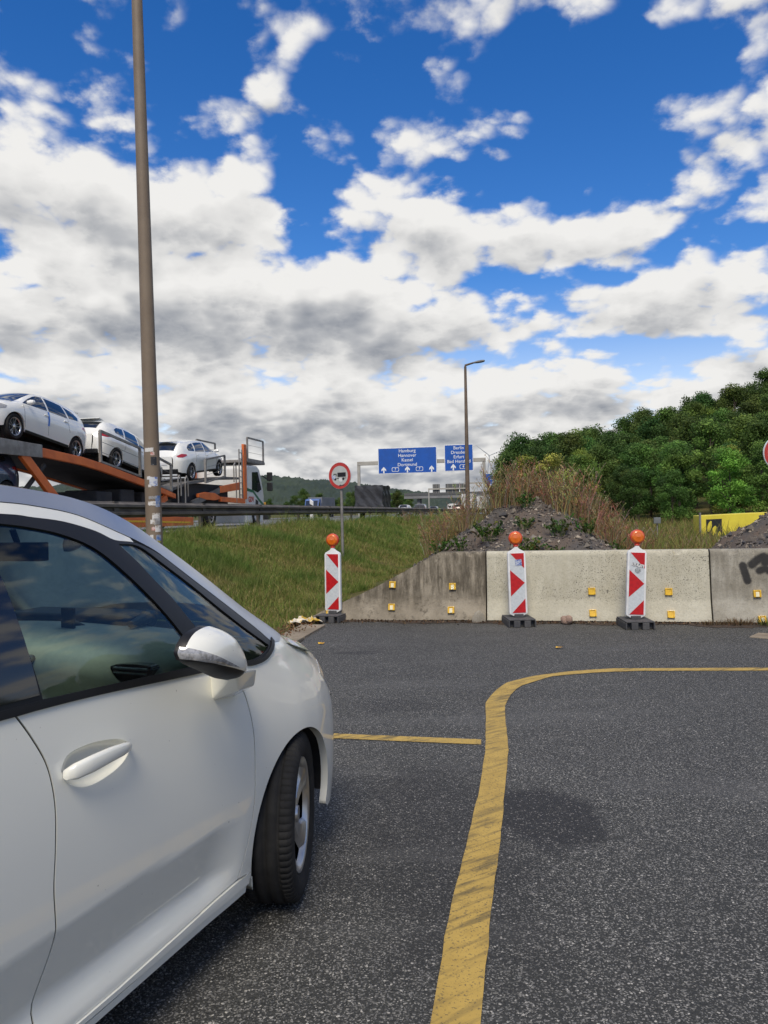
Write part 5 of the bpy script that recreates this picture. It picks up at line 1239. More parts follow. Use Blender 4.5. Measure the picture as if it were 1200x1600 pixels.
dk = [(9.5, 3.46), (16.68, 3.47), (18.45, 3.42), (20.24, 3.31), (21.25, 3.19), (24.01, 2.77), (26.15, 2.36)]; dh = [.22, .22, .24, .24, .24, .22, .16]
for y0, y1 in ((-1.27, -1.15), (1.15, 1.27)): beam('deck_beam', dk, dh, y0, y1, M_ORANGE)
for y0 in (-.95, .30):
    top = [T(a, z + .03) for a, z in dk]; MB().prism(top + [(x, z - .07) for x, z in top[::-1]], y0, y0 + .65, 'xz').build('wheel_track', M_DECK, tr)
MB().prism([T(a, z - .13) for a, z in dk] + [T(a, z - .19) for a, z in dk[::-1]], -1.12, 1.12, 'xz').build('deck_underside', M_DARK, tr)
beam('grey_plate', [(15.6, 3.56), (18.3, 3.50)], [.42, .34], -1.30, -1.275, M_STEEL)
for A in np.arange(10, 26, 1.6):
    z = np.interp(A, [p[0] for p in dk], [p[1] for p in dk]); x, zz = T(A, z - .12); MB().box((x, 0, zz), (.09, 2.28, .09)).build('cross_member', M_DARK, tr)
for y in (-1.22, 1.22):
    x0, z0 = T(17.55, 3.22); x1, z1 = T(19.35, 1.75); MB().bar((x0, y, z0), (x1, y, z1), .12, .26).build('deck_strut', M_ORANGE, tr, bevel=.02)
    x0, z0 = T(18.6, 3.0); x1, z1 = T(17.3, 1.9); MB().bar((x0, y * .93, z0), (x1, y * .93, z1), .09, .09).build('hydraulic_ram', M_DARK, tr)
    x0, z0 = T(25.6, 2.25); x1, z1 = T(24.2, 1.7); MB().bar((x0, y * .95, z0), (x1, y * .95, z1), .10, .22).build('deck_strut', M_ORANGE, tr)
for y0, y1 in ((-1.27, -1.17), (1.17, 1.27)): beam('lower_side_beam', [(9.5, 1.62), (22.0, 1.62), (27.6, 1.50)], [.44, .42, .30], y0, y1, M_ORANGE)
x0, _ = T(9.5, 0); MB().box(((9.5 + 27.4) / 2 - TA, 0, .50), (17.9, 2.2, .10)).build('lower_deck', M_DARK, tr)
beam('reflective_strip', [(22.2, 1.46), (27.3, 1.34)], [.06, .06], -1.276, -1.2715, M_REFY)
for A, hgt in ((21.8, .7), (23.2, .9), (24.6, .8)): MB().box((A - TA, 0, .95), (.9, 2.0, hgt)).build('lift_gear', M_DARK, tr, bevel=.05)
# deck under the foremost car and the tractor frame
for y0, y1 in ((-1.2, -.45), (.45, 1.2)):
    top = [T(25.6, 2.50), T(27.4, 2.86), T(30.9, 3.20), T(32.6, 3.25)]; MB().prism(top + [(x, z - .10) for x, z in top[::-1]], y0, y1, 'xz').build('wheel_track', M_DECK, tr)
MB().box((30.5 - TA, 0, .85), (9.6, .9, .30)).build('tractor_frame', M_DARK, tr)
beam('orange_arm', [(28.2, 2.42), (28.9, 2.50), (29.8, 2.48), (30.3, 2.36)], [.14, .30, .30, .12], -1.24, -1.12, M_ORANGE)
beam('lettered_plate', [(30.35, 2.78), (32.5, 3.02)], [.28, .34], -1.26, -1.2, M_ORANGE)
beam('orange_bar', [(30.4, 2.34), (33.2, 2.30)], [.20, .22], -1.25, -1.12, M_ORANGE)
MB().bar((27.6 - TA, -1.18, .95), (30.6 - TA, -1.18, 1.6), .10, .22).build('lift_arm', M_DECK, tr)
MB().box((29.6 - TA, 0, 1.35), (4.6, 1.9, .9)).build('lift_gear', M_DARK, tr, bevel=.05)
beam('orange_post', [(33.08, 4.78), (33.40, 4.78)], [2.5, 2.5], -1.27, -1.16, M_ORANGE); beam('orange_post', [(33.08, 4.78), (33.40, 4.78)], [2.5, 2.5], 1.16, 1.27, M_ORANGE)
lad = MB(); x = 32.55 - TA
for dx in (0, .34): lad.bar((x + dx, -1.24, 1.25), (x + dx, -1.24, 3.45), .05)
for k in range(8): lad.bar((x, -1.24, 1.4 + k * .27), (x + .34, -1.24, 1.4 + k * .27), .035)
lad.build('ladder', M_STEEL, tr)
def frame_rack(A0, z0b, z0t, A1, z1b, z1t, y=-1.24, wires=3):
    mb = MB(); a0, b0_ = T(A0, z0b); _, t0 = T(A0, z0t); a1, b1_ = T(A1, z1b); _, t1 = T(A1, z1t)
    mb.bar((a0, y, b0_), (a0, y, t0), .075); mb.bar((a1, y, b1_), (a1, y, t1), .075); mb.bar((a0, y, t0), (a1, y, t1), .07); mb.bar((a0, y, b0_ + .02), (a1, y, b1_ + .02), .06)
    for k in range(1, wires): f = k / wires; mb.bar((a0, y, b0_ + (t0 - b0_) * f), (a1, y, b1_ + (t1 - b1_) * f), .012)
    mb.build('side_rack', M_STEEL, tr)
frame_rack(21.2, 3.22, 4.17, 23.6, 2.88, 3.84); frame_rack(24.9, 2.62, 3.60, 25.85, 2.45, 3.42); frame_rack(28.87, 2.86, 3.80, 30.88, 3.2, 4.10); frame_rack(29.6, 3.2, 4.6, 31.6, 3.3, 4.55, 1.24); frame_rack(21.2, 3.22, 4.17, 23.6, 2.88, 3.84, 1.24)
for A in (26.4, 27.0):
    x, z = T(A, 2.4); mb = MB(); mb.tube([(x, -1.24, z - .5), (x, -1.24, z + .55), (x + .12, -1.24, z + .66), (x + .24, -1.24, z + .55), (x + .24, -1.24, z - .1)], .028, 8); mb.build('grab_hoop', M_STEEL, tr, smooth=True)
x, z = T(31.9, 3.3); mb = MB(); mb.tube([(x, -1.24, z - .3), (x, -1.24, z + .45), (x + .12, -1.24, z + .55), (x + .26, -1.24, z + .45), (x + .26, -1.24, z - 1.2)], .028, 8); mb.build('grab_hoop', M_STEEL, tr, smooth=True)
# rack above the cab
frame_rack(33.6, 4.12, 5.12, 35.75, 4.12, 5.12, -1.24); frame_rack(33.6, 4.12, 5.12, 35.75, 4.12, 5.12, 1.24)
MB().box((34.7 - TA, 0, 4.05 - RZ), (2.4, 2.55, .14)).build('cab_platform', M_STEEL, tr, bevel=.03)
# cab
cp = [T(33.5, 1.75), T(33.5, 3.72), T(33.62, 3.86), T(34.9, 3.88), T(35.25, 3.74), T(35.72, 2.72), T(35.80, 2.45), T(35.80, 1.72)]
cab = MB().prism(cp, -1.22, 1.22, 'xz').build('cab', M_CAB, tr, bevel=.07, seg=3, smooth=True, angle=50)
MB().prism([T(34.15, 2.74), T(34.18, 3.55), T(34.95, 3.60), T(35.42, 2.78), T(34.9, 2.62)], -1.236, -1.222, 'xz').build('side_window', M_DARKGLASS, cab)
q0, q1 = T(35.30, 3.66), T(35.74, 2.74)
MB().add([(q0[0] + .022, -1.1, q0[1]), (q0[0] + .022, 1.1, q0[1]), (q1[0] + .022, 1.12, q1[1]), (q1[0] + .022, -1.12, q1[1])], [(0, 1, 2, 3)]).build('windscreen', M_DARKGLASS, cab)
MB().prism([T(33.52, 2.66), T(33.52, 2.80), T(34.3, 2.72), T(35.1, 2.34), T(35.79, 2.06), T(35.79, 1.92), T(35.1, 2.20), T(34.3, 2.60)], -1.232, -1.222, 'xz').build('green_stripe', M_GREEN, cab)
MB().prism([T(34.6, 2.0), T(34.62, 2.30), T(34.95, 2.20), T(34.95, 1.9)], -1.235, -1.222, 'xz').build('dark_hatch', M_MATBLK, cab)
for zz in (3.42, 2.92):
    x, z = T(35.95, zz); MB().box((x, -1.48, z), (.16, .26, .42)).build('wing_mirror', M_MATBLK, tr, bevel=.04)
MB().bar((35.6 - TA, -1.22, 3.45 - RZ), (35.95 - TA, -1.48, 3.2 - RZ), .05).build('mirror_arm', M_MATBLK, tr)
MB().box((34.65 - TA, 0, .42), (2.3, 2.35, .6)).build('bumper', M_CAB, tr, bevel=.08)
def text_mesh(body, size, depth=.0, bold=0.0, align='CENTER'):
    cu = bpy.data.curves.new('lettering', 'FONT'); cu.body = body; cu.size = size; cu.align_x = align; cu.align_y = 'CENTER'; cu.extrude = depth; cu.offset = bold; cu.resolution_u = 3
    t = bpy.data.objects.new('lettering', cu); COL.objects.link(t); dg = bpy.context.evaluated_depsgraph_get(); me = bpy.data.meshes.new_from_object(t.evaluated_get(dg)); bpy.data.objects.remove(t); bpy.data.curves.remove(cu); return me
def put_text(body, size, mat, parent, loc, rot=(R(90), 0, 0), bold=0.0): o = obj('lettering', text_mesh(body, size, .001, bold), mat, parent); o.location = loc; o.rotation_euler = rot; return o
x, z = T(34.0, 2.27); put_text('GDV', .34, M_SIGNRED, cab, (x, -1.236, z), bold=.008)
tw = simple_tyre(.50, .32, .29); rw = rim_mesh(.29, .32, 6, .45); dmW = disc_mesh(.285, -.05)
for A in (34.7, 29.4, 20.3, 21.5, 13.5):
    for s_ in (-1, 1): put_wheel(tr, A - TA, 1.08, .50, s_, rw, tw, M_STEEL, 0, disc_me=dmW)

# ------------------------------------------------------------------ overhead direction signs
M_BLUE = pmat('sign_blue', (.006, .085, .40), (.008, .075, .34), scale=1.2, rough=.45)
M_SIGNW = pmat('sign_white', (.80, .81, .80), rough=.5)
M_GALV = pmat('gantry_grey', (.40, .38, .33), (.33, .31, .27), scale=.8, rough=.6, metal=.2)
GA = 109.5; gan = thing('sign_gantry', 'grey steel gantry spanning the motorway lanes', 'gantry', road_pt(GA, -15.0, RZ), (0, 0, -PH))
for x in (-9.1, 9.05):
    MB().box((x, 0, 4.0), (.40, .36, 8.0)).build('post', M_GALV, gan, bevel=.03)
MB().box((0, 0, 7.75), (18.6, .42, .55)).build('cross_beam', M_GALV, gan, bevel=.03)
ARW = [(-.12, -.55), (.12, -.55), (.12, .02), (.42, -.22), (.42, .10), (0, .55), (-.42, .10), (-.42, -.22), (-.12, .02)]
def blue_sign(name, label, xc, w, z0, z1, lines, arrows, nums, lsize, parent_loc, rotz, y=-.45):
    r_ = thing(name, label, 'road sign', parent_loc, (0, 0, rotz), 'blue overhead direction signs'); zc_ = (z0 + z1) / 2
    p = MB().box((xc, y, zc_), (w, .10, z1 - z0)).build('panel', M_SIGNW, r_, bevel=.02)
    MB().box((xc, y - .053, zc_), (w - .18, .006, z1 - z0 - .18)).build('blue_face', M_BLUE, p)
    for k, (t, dx) in enumerate(lines): put_text(t, lsize, M_SIGNW, p, (xc + dx, y - .060, z1 - .50 - k * (lsize * 1.0)), bold=.003)
    for ax in arrows: MB().prism([(xc + ax + a * .82, z0 + .58 + b * .82) for a, b in ARW], y - .061, y - .057, 'xz').build('arrow', M_SIGNW, p)
    for nx_, d in nums:
        cx, cz_ = xc + nx_, z0 + .62; ow, oh, e = .52, .31, .12
        def hexa(ow, oh): return [(cx - ow + e, cz_ - oh), (cx + ow - e, cz_ - oh), (cx + ow, cz_ - oh + e), (cx + ow, cz_ + oh - e), (cx + ow - e, cz_ + oh), (cx - ow + e, cz_ + oh), (cx - ow, cz_ + oh - e), (cx - ow, cz_ - oh + e)]
        b_ = MB().prism(hexa(ow, oh), y - .060, y - .057, 'xz').build('number_box', M_SIGNW, p); MB().prism(hexa(ow - .06, oh - .06), y - .0645, y - .061, 'xz').build('box_face', M_BLUE, b_)
        put_text(d, .46, M_SIGNW, p, (cx, y - .068, cz_), bold=.01)
    return r_
gl = road_pt(GA, -15.0, RZ)
blue_sign('direction_sign', 'wide blue overhead sign listing Hamburg, Hannover, Kassel and Dortmund', -1.85, 8.55, 6.10, 9.85, [('Hamburg', 0), ('Hannover', 0), ('Kassel', 0), ('Dortmund', 0)], (-3.45, 0, 3.5), ((-1.75, '7'), (1.75, '7')), .66, gl, -PH)
blue_sign('direction_sign', 'narrower blue overhead sign listing Berlin, Dresden and Erfurt behind the slim lamp post', 5.55, 4.1, 6.2, 10.0, [('Berlin', 0), ('Dresden', 0), ('Erfurt', 0), ('Bad Hersfeld', 0)], (-.8,), ((.62, '4'),), .64, gl, -PH)
g2 = thing('sign_gantry', 'distant cantilever gantry carrying a small blue sign', 'gantry', road_pt(222, -14.0, RZ), (0, 0, -PH))
MB().box((7.0, 0, 5.2), (.4, .4, 10.4)).build('post', M_GALV, g2); MB().box((1.6, 0, 8.6), (11, .35, .5)).build('cross_beam', M_GALV, g2)
fs = blue_sign('direction_sign', 'small far blue sign seen under the right overhead sign', 4.2, 4.2, 8.1, 11.2, [], (.3,), (), .5, road_pt(222, -14.0, RZ), -PH)
fp = [c for c in fs.children][0]
for k, w_ in enumerate((1.7, 1.3, 1.5, 1.8)): MB().box((4.6, -.512, 10.75 - k * .42), (w_, .004, .16)).build('lettering', M_SIGNW, fp)
# dark sign backs and bridge far off
g3 = thing('sign_gantry', 'far pale gantry with dark backs of signs in front of the bridge', 'gantry', road_pt(268, -27.0, RZ), (0, 0, -PH))
for x in (-7.0, 7.0): MB().box((x, 0, 4.4), (.35, .35, 8.8)).build('post', M_GALV, g3)
MB().box((0, 0, 8.6), (14.4, .4, .5)).build('cross_beam', M_GALV, g3)
M_BACK = pmat('sign_back', (.075, .078, .078), (.10, .10, .10), rough=.7)
for x, w_ in ((-4.4, 2.5), (1.3, 4.8), (5.2, 2.6)):
    b_ = MB().box((x, .35, 8.7), (w_, .1, 3.2)).build('sign_back', M_BACK, g3)
    for k in range(3): MB().box((x - w_ / 3 + k * w_ / 3, .27, 8.7), (.10, .06, 3.2)).build('stiffener', M_GALV, b_)
br = thing('road_bridge', 'dark road bridge crossing the motorway far off', 'bridge', road_pt(330, -22.0, RZ), (0, 0, -PH))
MB().box((0, 0, 7.1), (60, 9, 1.3)).build('deck', pmat('bridge_concrete', (.22, .22, .22), (.17, .17, .17), scale=.3, rough=.9), br)
MB().box((0, -4.6, 8.3), (60, .12, 1.1)).build('parapet', M_BACK, br)
for x in (-24, -7, 9, 24): MB().box((x, 0, 3.2), (1.2, 6, 6.6)).build('pier', MATS['bridge_concrete'], br)

# wind turbine
wt = thing('wind_turbine', 'far wind turbine with one blade showing above the trees', 'wind turbine', (277, 2000, 20))
MB().tube([(0, 0, 0), (0, 0, 125)], [2.2, 1.2], 16).build('tower', M_PLAST, wt, smooth=True); MB().box((0, 0, 126), (3, 9, 3)).build('nacelle', M_PLAST, wt, bevel=.8)
M_BLADE = pmat('blade_grey', (.45, .47, .48), rough=.5)
for a in (142, 262, 22): c, s_ = math.cos(R(a)), math.sin(R(a)); MB().tube([(0, -6, 126), (c * 12, -6, 126 + s_ * 12), (c * 45, -6, 126 + s_ * 45)], [.9, 1.3, .3], 8).build('blade', M_BLADE, wt, smooth=True)

# ------------------------------------------------------------------ traffic further along
P_GREY = paint_mat('silver_paint', (.42, .42, .42)); P_DARK = paint_mat('dark_paint', (.05, .055, .07)); P_RED = paint_mat('dark_red_paint', (.16, .03, .03))
def traffic(proto, label, A, L, paint=None, cat='car', name=None, rev=False):
    o = copy_tree(proto); o['label'] = label; o['category'] = cat; o['group'] = 'traffic on the motorway'
    if name: o.name = name
    for c in list(o.children):
        if c.name.startswith('blue_tape'): bpy.data.objects.remove(c)
    place(o, A, L, RZ, rev)
    if paint: recolour(o, M_PEARL, paint)
    return o
traffic(suv0, 'silver estate car on the motorway right of the black trailer', 110, -17.2, P_GREY, name='moving_car')
traffic(suv0, 'dark low car on the motorway left of the white van', 148, -17.6, P_DARK, name='moving_car')
traffic(suv0, 'dark red car on the motorway in front of the white van', 122, -10.6, P_RED, name='moving_car')
van0 = car_model(VAN, 'moving_van', 'white delivery van on the motorway seen from behind', 'van', M_PEARL, 'van', 'traffic on the motorway'); place(van0, 146, -13.8, RZ)
traffic(van0, 'dark grey van on the motorway behind the silver car', 138, -18.7, P_DARK, 'van')

def box_lorry(label, A, L, box_mat, cab_mat, ln=10.0, ht=2.9, rev=False, name='box_lorry'):
    r_ = thing(name, label, 'lorry', road_pt(A, L, RZ), (0, 0, YAW + (math.pi if rev else 0)), 'lorries on the motorway')
    MB().box((-ln / 2, 0, 1.05 + ht / 2), (ln, 2.5, ht)).build('load_box', box_mat, r_, bevel=.04)
    for sy in (-1, 1): MB().box((-ln - .01, sy * .62, 1.05 + ht / 2), (.04, 1.18, ht - .15)).build('rear_door', box_mat, r_, bevel=.01)
    cp = [(.35, .5), (.35, 2.9), (.6, 3.2), (1.9, 3.05), (2.35, 1.9), (2.45, .5)]
    c_ = MB().prism(cp, -1.2, 1.2, 'xz').build('cab', cab_mat, r_, bevel=.08, seg=2)
    MB().prism([(1.1, 1.75), (1.15, 2.6), (1.75, 2.6), (2.15, 1.75)], -1.215, -1.2, 'xz').build('side_window', M_DARKGLASS, c_); MB().prism([(1.1, 1.75), (1.15, 2.6), (1.75, 2.6), (2.15, 1.75)], 1.2, 1.215, 'xz').build('side_window', M_DARKGLASS, c_)
    MB().add([(1.98, -1.05, 2.85), (1.98, 1.05, 2.85), (2.39, 1.05, 1.85), (2.39, -1.05, 1.85)], [(0, 1, 2, 3)]).build('windscreen', M_DARKGLASS, c_)
    MB().box((-ln / 2 + 1, 0, .85), (ln + 2, .9, .3)).build('chassis', M_DARK, r_)
    for x in (1.3, -ln + 1.3, -ln + 2.6):
        for s_ in (-1, 1): put_wheel(r_, x, 1.05, .5, s_, rw, tw, M_STEEL, 0, disc_me=dmW)
    return r_
M_TARPW = pmat('tarp_white', (.62, .62, .60), (.50, .49, .47), scale=.8, rough=.6); M_TARPG = pmat('tarp_grey', (.17, .18, .19), (.12, .13, .14), scale=.5, rough=.7)
M_TEAL = pmat('lorry_teal', (.03, .26, .20), (.025, .2, .16), rough=.45); M_BLUECAB = pmat('lorry_blue', (.04, .12, .34), (.04, .1, .3), rough=.4)
box_lorry('white box lorry right of the slim lamp post, partly behind dry weeds', 160, -11.6, M_TARPW, M_CAB, 8, 2.9)
box_lorry('second white box lorry further right near the gantry post', 190, -10.6, M_TARPW, M_CAB, 8, 2.9)
box_lorry('teal cabbed lorry with white trailer beyond the transporter cab', 86, -36.5, M_TARPW, M_TEAL, 11, 2.4, True)
box_lorry('blue cabbed lorry with grey trailer coming towards the round lorry sign', 128, -36.0, M_TARPG, M_BLUECAB, 9, 2.4, True)
# black sheeted trailer
bt = thing('sheeted_trailer', 'boxy trailer wrapped in black plastic sheeting on the motorway', 'trailer', road_pt(70.5, -13.8, RZ), (0, 0, YAW))
bm = bmesh.new(); bmesh.ops.create_cube(bm, size=1); bmesh.ops.subdivide_edges(bm, edges=bm.edges, cuts=14, use_grid_fill=True); q = random.Random(4)
for v in bm.verts:
    c = v.co; w_ = .03 * math.sin(c.x * 16 + c.z * 9) + .03 * math.sin(c.y * 19 - c.z * 13) + q.uniform(-.012, .012)
    v.co = Vector((c.x * 4.0 * (1 + w_ * .3), c.y * 2.5 * (1 + w_ * .8), c.z * 2.35 * (1 + w_ * .6) + .05 * math.sin(c.x * 7)))
me = bpy.data.meshes.new('sheeting'); bm.to_mesh(me); bm.free(); o = obj('sheeting', me, pmat('black_sheeting', (.022, .022, .024), (.04, .04, .042), scale=1.5, rough=.38, bump=.5, bscale=3), bt); o.location = (-2, 0, 1.75)
MB().box((-2, 0, .55), (4.2, 2.2, .16)).build('chassis', M_DARK, bt); MB().bar((0, 0, .55), (1.6, 0, .5), .12).build('tow_bar', M_DARK, bt)
for x in (-1.6, -2.5):
    for s_ in (-1, 1): put_wheel(bt, x, 1.0, .335, s_, rim_mesh(.2, .2, 5, .4), simple_tyre(.335, .2, .2), M_STEEL, 0)
# excavator behind the marker post
ex = thing('excavator', 'yellow excavator arm behind the round lorry sign', 'excavator', road_pt(78, -29.0, RZ - .1), (0, 0, YAW + R(160)))
M_EXY = pmat('excavator_yellow', (.55, .27, .02), (.42, .2, .02), scale=2, rough=.5)
MB().prism([(-1.2, .9), (-1.2, 2.0), (1.2, 2.0), (1.2, .9)], -1.1, 1.1, 'xz').build('house', M_EXY, ex, bevel=.12); MB().prism([(.1, 2.0), (.15, 3.1), (1.0, 3.1), (1.25, 2.0)], .15, 1.1, 'xz').build('cab', M_DARKGLASS, ex, bevel=.08)
for sy in (-1, 1): MB().prism([(-1.7, .15), (-1.9, .5), (-1.6, .85), (1.6, .85), (1.9, .5), (1.7, .15)], sy * .9 - .25, sy * .9 + .25, 'xz').build('track', M_DARK, ex, bevel=.08)
bmx = MB().bar((1.1, -.3, 1.9), (2.3, -.3, 4.0), .3, .45).build('boom', M_EXY, ex, bevel=.04); MB().bar((2.2, -.3, 4.1), (3.6, -.3, 2.2), .25, .35).build('stick', M_EXY, ex, bevel=.04)
MB().prism([(3.3, 2.1), (3.9, 2.1), (4.0, 1.4), (3.2, 1.5)], -.8, .2, 'xz').build('bucket', M_DARK, ex, bevel=.05)

# ------------------------------------------------------------------ yellow board and little box by the wood
yb = thing('yellow_container', 'low yellow container with a dark picture panel beside the gravel heap', 'container', (12.78, 31.0, .0), (0, 0, R(-8)))
M_BOARD = pmat('board_yellow', (.72, .60, .05), (.62, .50, .04), scale=1.2, rough=.55)
MB().prism([(0, .02), (3.6, .02), (3.6, 1.24), (1.8, 1.20), (0, 1.14)], 0, 1.2, 'xz').build('body', M_BOARD, yb, bevel=.02)
for x in (-.03, 3.63): MB().box((x, .0, .62), (.06, .10, 1.28)).build('corner_post', M_STEEL, yb)
pn = MB().prism([(.20, .06), (.80, .06), (.80, 1.0), (.20, .98)], -.016, -.004, 'xz').build('picture_panel', M_MATBLK, yb)
for cx, cz_, rx, rz in ((.33, .70, .085, .22), (.50, .52, .10, .20), (.66, .34, .09, .15)):
    MB().prism([(cx + rx * math.cos(t) + .05 * math.sin(t), cz_ + rz * math.sin(t)) for t in np.linspace(0, 6.283, 21)[:-1]], -.022, -.017, 'xz').build('yellow_shape', M_BOARD, pn)
for x in (.42, .58): MB().box((x, -.024, .5), (.02, .003, .9)).build('panel_bar', M_MATBLK, pn)
gb = thing('grey_box', 'small grey box on a thin post in front of the dark trees', 'box', (9.95, 28.0, .05), (0, 0, R(-15)))
MB().box((0, 0, .98), (.24, .18, .22)).build('box', pmat('grey_box', (.16, .17, .17), (.12, .13, .13), rough=.6), gb, bevel=.015); MB().box((0, 0, .45), (.04, .04, .9)).build('post', M_STEEL, gb)
fr = MB()
for k in range(4): fr.bar((-.9 + k * .22, .1, .3), (-.68 + k * .22, .1, .75), .015); fr.bar((-.9 + k * .22, .1, .75), (-.68 + k * .22, .1, .3), .015)
fr.build('lattice', M_STEEL, gb)

# ------------------------------------------------------------------ grass on the bank
def blades(name, P, h, w, lean, tones, seed=1):
    """many narrow bent blades: base points P (n,3), heights h, widths w"""
    g = np.random.default_rng(seed); n = len(P); a = g.uniform(0, 2 * math.pi, n); b = g.uniform(0, 2 * math.pi, n)
    side = np.stack([np.cos(a), np.sin(a), np.zeros(n)], -1) * (w / 2)[:, None]
    ld = np.stack([np.cos(b), np.sin(b), np.zeros(n)], -1) * (lean * h)[:, None]
    up = np.array([0, 0, 1.0]); m = P + up * (h * .55)[:, None] + ld * .35; t = P + up * (h * np.sqrt(np.maximum(.05, 1 - (lean * .7) ** 2)))[:, None] + ld
    V = np.stack([P - side, P + side, m + side * .75, m - side * .75, t], 1).reshape(-1, 3); i = np.arange(n) * 5
    F = np.concatenate([np.stack([i, i + 1, i + 2], -1), np.stack([i, i + 2, i + 3], -1), np.stack([i + 3, i + 2, i + 4], -1)])
    me = np_mesh(name, V, F); vcol(me, np.repeat(tones, 5, 0)); return me
M_GRASS = tone_mat('grass_blades', rough=.7, var=.2, scale=1.5, transl=.25)
def mixtone(g, n, cols, wts):
    k = g.choice(len(cols), n, p=np.array(wts) / sum(wts)); return np.array(cols)[k] * g.uniform(.75, 1.25, (n, 1))
g = np.random.default_rng(21)
def scatter(A0, A1, L0, L1, n): A = g.uniform(A0, A1, n); L = g.uniform(L0, L1, n); return A * MW.x + L * QW.x, A * MW.y + L * QW.y, L
XX, YY, LL, HH = [], [], [], []
for A0, A1, n in ((4, 12, 80000), (12, 18, 130000), (18, 26, 80000), (26, 40, 55000), (40, 75, 34000)):
    x, y, L = scatter(A0, A1, -7.4, -3.0, n); XX.append(x); YY.append(y); LL.append(L)
X = np.concatenate(XX); Y = np.concatenate(YY); L = np.concatenate(LL)
bd = (X - BARR_P0.x) * BARR_N.x + (Y - BARR_P0.y) * BARR_N.y
patch = wob(X, Y, 1.1, 1.0) + wob(X + 9, Y - 4, 2.9, .8)
keep = (g.uniform(0, 1, len(X)) < .55 + .35 * patch + .2) & ((L < -3.15 + .12 * np.sin(Y * 3)))
X, Y, L, patch = X[keep], Y[keep], L[keep], patch[keep]
h = g.gamma(4, .019, len(X)) * (1 + .6 * np.clip(patch, -1, 1.6)) + .03; h *= 1 + .7 * sstep(-6.2, -7.0, L) + .35 * (np.hypot(X, Y) > 22)
far = np.clip(np.hypot(X, Y) / 14, 1, 3.2)
tn = mixtone(g, len(X), [(.125, .185, .033), (.17, .22, .042), (.25, .25, .065), (.40, .32, .13), (.27, .18, .08)], [3, 3.6, 2.6, 1.7, .6])
dry = np.clip(1.7 * wob(X * 1.3 + 3, Y * .8, 1.3, 1.0) - .1, 0, 1)[:, None]; h = h * (1 - .45 * dry[:, 0]); tn = tn * (1 - .75 * dry) + np.array([.36, .265, .11]) * .75 * dry; lush = np.clip(1.8 * wob(X * .9 - 5, Y * 1.1 + 2, 1.5, 1.3), 0, 1)[:, None]; h = h * (1 + .5 * lush[:, 0]); tn = tn * (1 - .7 * lush) + np.array([.095, .185, .03]) * .7 * lush
P = np.stack([X, Y, ground_z(X, Y) - .01], -1)
stuff(obj('bank_grass', blades('bank_grass', P, h, (.0075 * far), g.uniform(.15, .95, len(X)), tn, 3), M_GRASS))
# meadow behind the barriers
n = 60000; d = 17 + 50 * g.uniform(0, 1, n) ** 1.6; az = np.radians(g.uniform(3, 33, n)); X = d * np.sin(az); Y = d * np.cos(az)
k = X * QW.x + Y * QW.y > -2.6; X, Y, d = X[k], Y[k], d[k]
tn = mixtone(g, len(X), [(.15, .19, .036), (.23, .23, .06), (.28, .20, .08), (.15, .10, .045)], [3, 3, 2, 1])
P = np.stack([X, Y, ground_z(X, Y)], -1)
stuff(obj('meadow_grass', blades('meadow_grass', P, g.gamma(4, .08, len(X)) + .08, .012 * np.clip(d / 14, 1, 4), g.uniform(.1, .7, len(X)), tn, 5), M_GRASS))
# tufts and scraps at the foot of the barriers and along the edging
def tuft(label, loc, n, rad, hh, cols, seed):
    q = np.random.default_rng(seed); r_ = rad * np.sqrt(q.uniform(0, 1, n)); a = q.uniform(0, 6.283, n)
    P = np.stack([r_ * np.cos(a), r_ * np.sin(a) * .5, np.zeros(n)], -1); me = blades('grass_tuft', P, q.uniform(.4, 1, n) * hh, np.full(n, .008), q.uniform(.1, .9, n), mixtone(q, n, cols, [1] * len(cols)), seed)
    o = obj('grass_tuft', me, M_GRASS); o.location = loc; return tag(o, label, 'grass tuft', 'grass tufts at the barrier foot')
GC = [(.06, .11, .018), (.10, .14, .03), (.16, .13, .05)]; BC = [(.16, .10, .05), (.10, .06, .03), (.2, .15, .08)]
tuft('green grass tuft at the foot of the spray painted barrier', (4.78, 9.55, 0), 130, .16, .15, GC, 1)
tuft('brown withered tuft left of the green one by the spray painted barrier', (4.42, 9.63, 0), 160, .17, .12, BC, 2)
tuft('low tuft of dry weed at the joint beside the third beacon', (4.12, 9.68, 0), 120, .14, .09, BC, 3)
# strip of dirt along the barrier foot
M_DIRT = pmat('dirt', (.075, .050, .032), (.040, .030, .022), scale=7, rough=1, bump=.8, bscale=40)
V = []; Fq = []; q = random.Random(8)
for i in range(110):
    s_ = -2.6 + i * .078; wd = .16 + .07 * math.sin(i * .37) + q.uniform(-.04, .04) + (.10 if s_ > 2.6 else 0)
    for f, z in ((-.02, .016), (.45, .012), (1.0, .004)):
        p = BARR_P0 + BARR_DIR * s_ - BARR_N * (wd * f) + Vector((0, 0, z)); V.append(tuple(p))
    if i:
        o = (i - 1) * 3
        for j in range(2): Fq.append((o + j, o + j + 1, o + 4 + j, o + 3 + j))
structure(MB().add(V, Fq).build('dirt_strip', M_DIRT, smooth=True))
n = 900; s_ = g.uniform(-2.6, 5.5, n); o_ = np.abs(g.normal(0, .11, n)); B = np.array(BARR_P0) + s_[:, None] * np.array(BARR_DIR) - o_[:, None] * np.array(BARR_N); B[:, 2] = .014
tn = mixtone(g, n, [(.14, .08, .04), (.09, .05, .03), (.2, .14, .08), (.05, .04, .03)], [1, 1, .5, 1])
